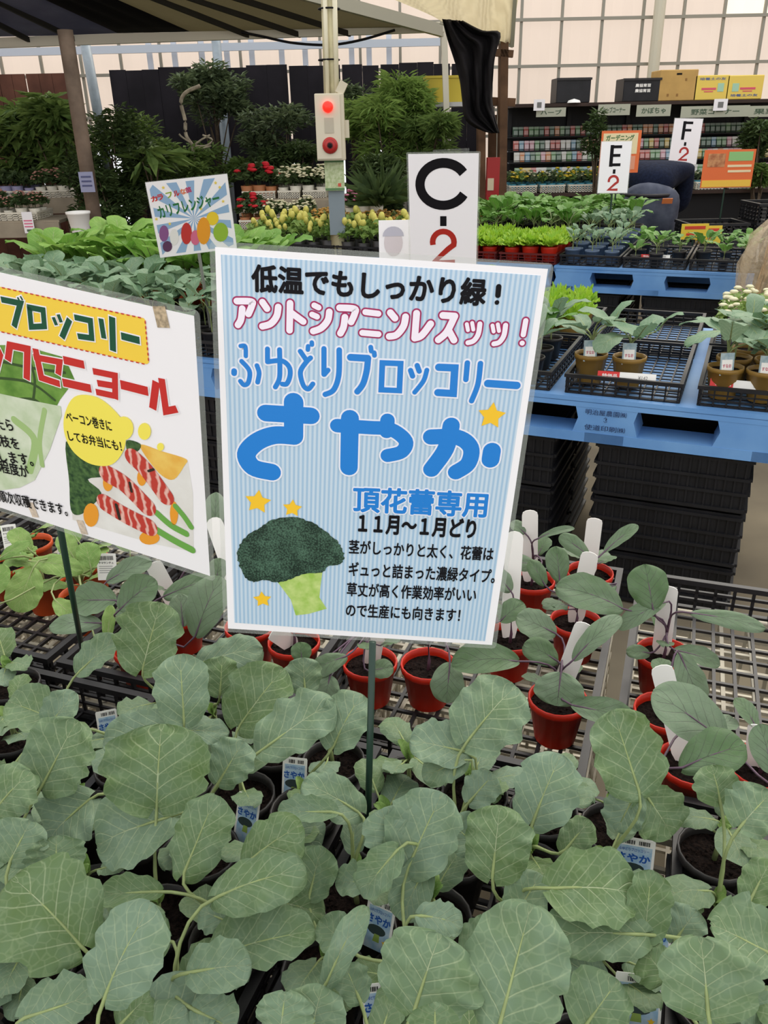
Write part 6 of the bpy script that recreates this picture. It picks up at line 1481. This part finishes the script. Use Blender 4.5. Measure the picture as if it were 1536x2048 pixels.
    flat('herb_print', spline([q0(*q) for q in ((390, 100), (480, 140), (600, 240), (640, 300), (520, 320), (600, 400), (540, 480), (470, 530), (420, 500), (410, 330))], True, 4), z1, fl, br)
    flat('herb_print', spline([q0(*q) for q in ((750, 90), (830, 110), (820, 150), (760, 170))], True, 4), z1, fl, br)
    lem = mat('print_lemon', (246, 206, 104), 0.4, scale=40, rgb2=(236, 178, 74))
    flat('lemon_print', spline([q0(*q) for q in ((830, 115), (960, 155), (1100, 200), (1090, 240), (1030, 320), (960, 300), (880, 210))], True, 4), z1, lem, br)
    ca = mat('print_carrot', (240, 160, 50), 0.4)
    for c, rx, ry in (((540, 530), 45, 70), ((885, 665), 60, 40), ((840, 310), 28, 48), ((640, 340), 30, 50), ((1030, 520), 24, 70)):
        flat('carrot_print', [q0(c[0]+rx*math.cos(a*math.pi/8), c[1]+ry*math.sin(a*math.pi/8)) for a in range(16)][::-1], z2, ca, br)
    def SQ(lst): return [([q0(*q) for q in pts], w/2.954*mp, True) for pts, w in lst]
    ribbons('stalk_print', SQ([([(930, 520), (1010, 590), (1100, 640)], 40), ([(1040, 480), (1090, 540), (1130, 600)], 34), ([(930, 620), (1030, 680), (1135, 735)], 44)]), z2, mat('print_fresh_green', (112, 172, 78), 0.4), br)
    ba = bpy.data.materials.new('print_bacon'); ba.use_nodes = True; nt = ba.node_tree; b = nt.nodes['Principled BSDF']; b.inputs['Roughness'].default_value = 0.4
    tc = nt.nodes.new('ShaderNodeTexCoord'); wv = nt.nodes.new('ShaderNodeTexWave'); wv.inputs['Scale'].default_value = 30; wv.inputs['Distortion'].default_value = 4; wv.inputs['Detail Scale'].default_value = 2
    cr = nt.nodes.new('ShaderNodeValToRGB'); cr.color_ramp.elements[0].color = (*lin((196, 62, 52)), 1); cr.color_ramp.elements[0].position = 0.55; cr.color_ramp.elements[1].color = (*lin((238, 190, 176)), 1)
    nt.links.new(tc.outputs['Object'], wv.inputs['Vector']); nt.links.new(wv.outputs['Fac'], cr.inputs['Fac']); nt.links.new(cr.outputs['Color'], b.inputs['Base Color'])
    ribbons('bacon_print', SQ([([(790, 190), (870, 270), (980, 420)], 100), ([(640, 290), (740, 350), (870, 480)], 110), ([(625, 460), (740, 530), (880, 600)], 110)]), z2*1.2, ba, br)
    for gp in (([(770, 340), (780, 390)], 16), ([(690, 470), (710, 550)], 20), ([(880, 270), (910, 260)], 14)): ribbons('dark_gap_print', SQ([gp]), z3, mat('print_dark', (50, 40, 34), 0.4), br)
    bub = mat('bubble_yellow_ink', (252, 236, 96), 0.4)
    flat('yellow_bubble', spline([p(*q) for q in ((130, 830), (150, 793), (190, 792), (225, 815), (250, 850), (250, 895), (225, 928), (185, 928), (150, 905), (131, 870))], True, 5)[::-1], z3, bub, root)
    for c, rx, ry in (((248, 856), 20, 24), ((290, 862), 13, 17), ((322, 893), 7, 8)):
        flat('yellow_bubble', [p(c[0]+rx*math.cos(a*math.pi/8), c[1]+ry*math.sin(a*math.pi/8)) for a in range(16)][::-1], z3*1.05, bub, root)
    def TX(s, p0, p1, h, off=0.018):
        a, b_ = p(*p0), p(*p1); hh = (p(p0[0], p0[1]-h)-a).length
        text('black_lettering', s, a, b_, hh, 0.0014, black_ink, root, off)
    TX('ベーコン巻きに', (136, 842), (226, 862), 20); TX('してお弁当にも！', (140, 880), (246, 902), 19)
    TX('たら', (-2, 858), (30, 861), 20); TX('側枝を', (-14, 888), (42, 899), 21); TX('収穫します。', (-40, 916), (70, 932), 21); TX('20㎝程度が', (-32, 936), (62, 956), 22); TX('順次収穫できます。', (2, 1002), (138, 1032), 21)
    tp = mat('old_tape', (214, 196, 176), 0.5, var=0.2, scale=200)
    ribbons('tape_residue', [([p(318, 612), p(328, 655)], 22*mp, False)], z2, mat('brown_residue', (190, 170, 140), 0.7, var=0.35, scale=300), root, rnd=False)
    for a, b_ in (((60, 1004), (72, 1034)), ((160, 1040), (170, 1068))):
        ribbons('tape_strip', [([p(*a), p(*b_)], 16*mp, False)], z2, tp, root, rnd=False)
    top = pl.R @ (pl.L(112, 1040)+Vector((0, 0, -0.005)))+pl.T
    q = at_z(168, 1320, 0.66)
    stake(pl, root, (112, 1040), q, 0.0042)
    return pl

def letter_sign(nm, label, rot, loc, W_, H_, ltr, u, c_px=None, m2=None):
    """white laminated row marker: big black letter, dash, red 2; u = letter height"""
    pl = Plane(rot, loc)
    root = sign_root('row_marker_sign', label, 'sign', pl)
    slab('laminate', roundrect(-W_/2-0.005, -H_/2-0.005, W_/2+0.005, H_/2+0.005, 0.004), -0.001, -0.0004, film, root)
    slab('paper', [(-W_/2, -H_/2), (W_/2, -H_/2), (W_/2, H_/2), (-W_/2, H_/2)], -0.0004, 0, white_paper, root)
    if ltr == 'C':
        R = u/2-u*0.09; cy = H_/2-0.012-u/2; cx = 0.0
        pts = [(cx+R*1.14*math.cos(math.radians(a)), cy+R*math.sin(math.radians(a))) for a in range(32, 333, 10)]
        ribbons('letter_C', [(pts, u*0.185, False)], 0.0008, black_ink, root, rnd=False)
    else:
        cy = H_/2-0.02-u/2; w = u*0.56; t = u*0.17; x0 = -w/2; S_ = []
        S_ += [([(x0+t/2, cy-u/2), (x0+t/2, cy+u/2)], t, False), ([(x0, cy+u/2-t/2), (x0+w, cy+u/2-t/2)], t*0.8, False), ([(x0, cy+0.02*u), (x0+w*0.92, cy+0.02*u)], t*0.8, False)]
        if ltr == 'E': S_ += [([(x0, cy-u/2+t/2), (x0+w, cy-u/2+t/2)], t*0.8, False)]
        ribbons('letter_'+ltr, S_, 0.0008, black_ink, root, rnd=False)
    yb = cy-u/2; g = u*0.42
    ribbons('dash', [([(0, yb-g*0.30), (0, yb-g*0.78)], u*0.13, False)], 0.0008, black_ink, root, rnd=False)
    h2 = u*0.72; y1 = yb-g*0.98; w2 = h2*0.62; r2 = w2/2
    pts = [(-r2*math.cos(math.radians(a)), y1-r2-0.004+r2*math.sin(math.radians(a))) for a in range(-15, 200, 15)]
    pts += [(r2*0.45, y1-h2*0.55), (-r2*0.9, y1-h2+0.006), (r2*1.1, y1-h2+0.006)]
    ribbons('numeral_two', [(pts, h2*0.16, False)], 0.0008, red_ink, root, rnd=False)
    return pl, root
build_main_sign()
build_left_sign()
plc, rc = letter_sign('c', 'large white row marker sign reading C-2 behind the blue broccoli sign', (1.7874, 0.0023, -0.1418), (0.19786, 2.62197, 1.25884), 0.205, 0.33, 'C', 0.148)
ribbons('cover_strip', [([(-0.03, 0.168), (0.075, 0.172)], 0.014, False)], -0.002, film, rc, rnd=False)
mb = MB(); inv = plc.R.transposed(); mb.tube([inv @ (Vector((0.2, 2.66, 1.1))-plc.T), inv @ (Vector((0.2, 2.80, 0.715))-plc.T)], 0.006, 8); mb.build('stake', green_stake, rc)
def facing(px0, px1, Y):
    a = at_y(*px0, Y); b = at_y(*px1, Y); return (a+b)/2
def pole_down(pl, root, z_end, dy=0.0, m=None, r=0.006, yl=-0.13):
    inv = pl.R.transposed(); a = pl.T+pl.n*-0.008+pl.R.col[1]*yl; b = Vector((a.x, a.y+dy, z_end))
    mb = MB(); mb.tube([inv @ (a-pl.T), inv @ (b-pl.T)], r, 8); mb.build('stake', m or green_stake, root)
pe, re_ = letter_sign('e', 'white row marker sign reading E-2 beside the bending person', (math.radians(88), 0.0, -0.15), at_y(1229, 335, 5.6), 0.185, 0.30, 'E', 0.125)
pole_down(pe, re_, 0.72)
pf, rf_ = letter_sign('f', 'white row marker sign reading F-2 above the bending person', (math.radians(86), 0.04, -0.15), at_y(1371, 283, 7.45), 0.225, 0.345, 'F', 0.14)
pole_down(pf, rf_, 0.0)
# sunburst sign: the printed figures of the photograph are left out, the rays and lettering stay
def sunburst():
    pl = Plane((1.8662404, -0.0675182, 0.2542076), (-0.5094858*1.3, 2.3960262*1.3, 1.5+(1.2796106-1.5)*1.3)); K = 1.3
    root = sign_root('sunburst_sign', 'small square sign with pale blue sunburst rays and green katakana', 'sign', pl)
    w = 0.2164/2*K; h = 0.105*K
    slab('laminate', roundrect(-w-0.002, -h-0.002, w+0.002, h+0.002, 0.004), -0.001, -0.0004, film, root)
    slab('paper', [(-w, -h), (w, -h), (w, h), (-w, h)], -0.0004, 0, white_paper, root)
    bl = mat('ray_blue_ink', (150, 182, 214), 0.4); mb = MB(); c = (0.002*K, -0.005*K); a0 = 0.06
    def edge(a):
        dx, dy = math.cos(a), math.sin(a); W_, H_ = w*0.93, h*0.93
        t = min(((W_-c[0]) if dx > 0 else (W_+c[0]))/max(abs(dx), 1e-6), ((H_-c[1]) if dy > 0 else (H_+c[1]))/max(abs(dy), 1e-6))
        return (c[0]+dx*t, c[1]+dy*t, 0.0005)
    for k in range(14):
        a = a0+k*2*math.pi/14; mb.poly([(c[0], c[1], 0.0005), edge(a), edge(a+math.pi/14/2), edge(a+math.pi/14)])
    mb.build('ray_print', bl, root)
    q = lambda x, y: pl.L(280+x/7.314, 330+y/7.314)
    dk = mat('sign_green_ink', (44, 116, 62), 0.4); mpx = (q(101, 600)-q(100, 600)).length
    text('green_lettering', 'カリフレンジャー', q(300, 790), q(1180, 570), 0.034*K, 0.0010, dk, root, 0.03)
    for ch, x, y, col in (('カ', 180, 540, (205, 60, 58)), ('ラ', 270, 515, (205, 60, 58)), ('フ', 400, 485, (150, 180, 60)), ('ル', 505, 460, (205, 60, 58)), ('な', 600, 435, (225, 130, 90)), ('苗', 680, 410, (190, 60, 100))):
        text('small_lettering', ch, q(x, y), q(x+80, y-22), 0.014*K, 0.0010, mat('sign_ink_%d' % x, col, 0.4), root, 0.04)
    ye = mat('sign_yellow_ink', (240, 214, 96), 0.4)
    for x, y in ((340, 330), (1105, 260), (1165, 325), (435, 860), (240, 790), (1215, 530), (890, 640)):
        c2 = q(x, y); flat('star', star_pts(c2, 0.005*K), 0.001, ye, root)
    for x, y, rx, ry, col in ((350, 1000, 70, 120, (140, 90, 140)), (500, 1050, 65, 120, (236, 234, 228)), (680, 1000, 80, 160, (196, 60, 56)), (930, 960, 100, 200, (236, 158, 48)), (1060, 780, 90, 100, (238, 204, 56)), (1180, 980, 110, 140, (150, 186, 62)), (810, 1060, 70, 110, (216, 110, 140)), (400, 1190, 70, 80, (96, 62, 92))):
        flat('colour_blot', [q(x+rx*math.cos(a*math.pi/8), y+ry*math.sin(a*math.pi/8)) for a in range(16)][::-1], 0.0012+0.0001*(x % 7), mat('blot_%d' % x, col, 0.4), root)
    pole_down(pl, root, 0.735, 0.08, mat('grey_rod', (130, 130, 124), 0.4))
sunburst()
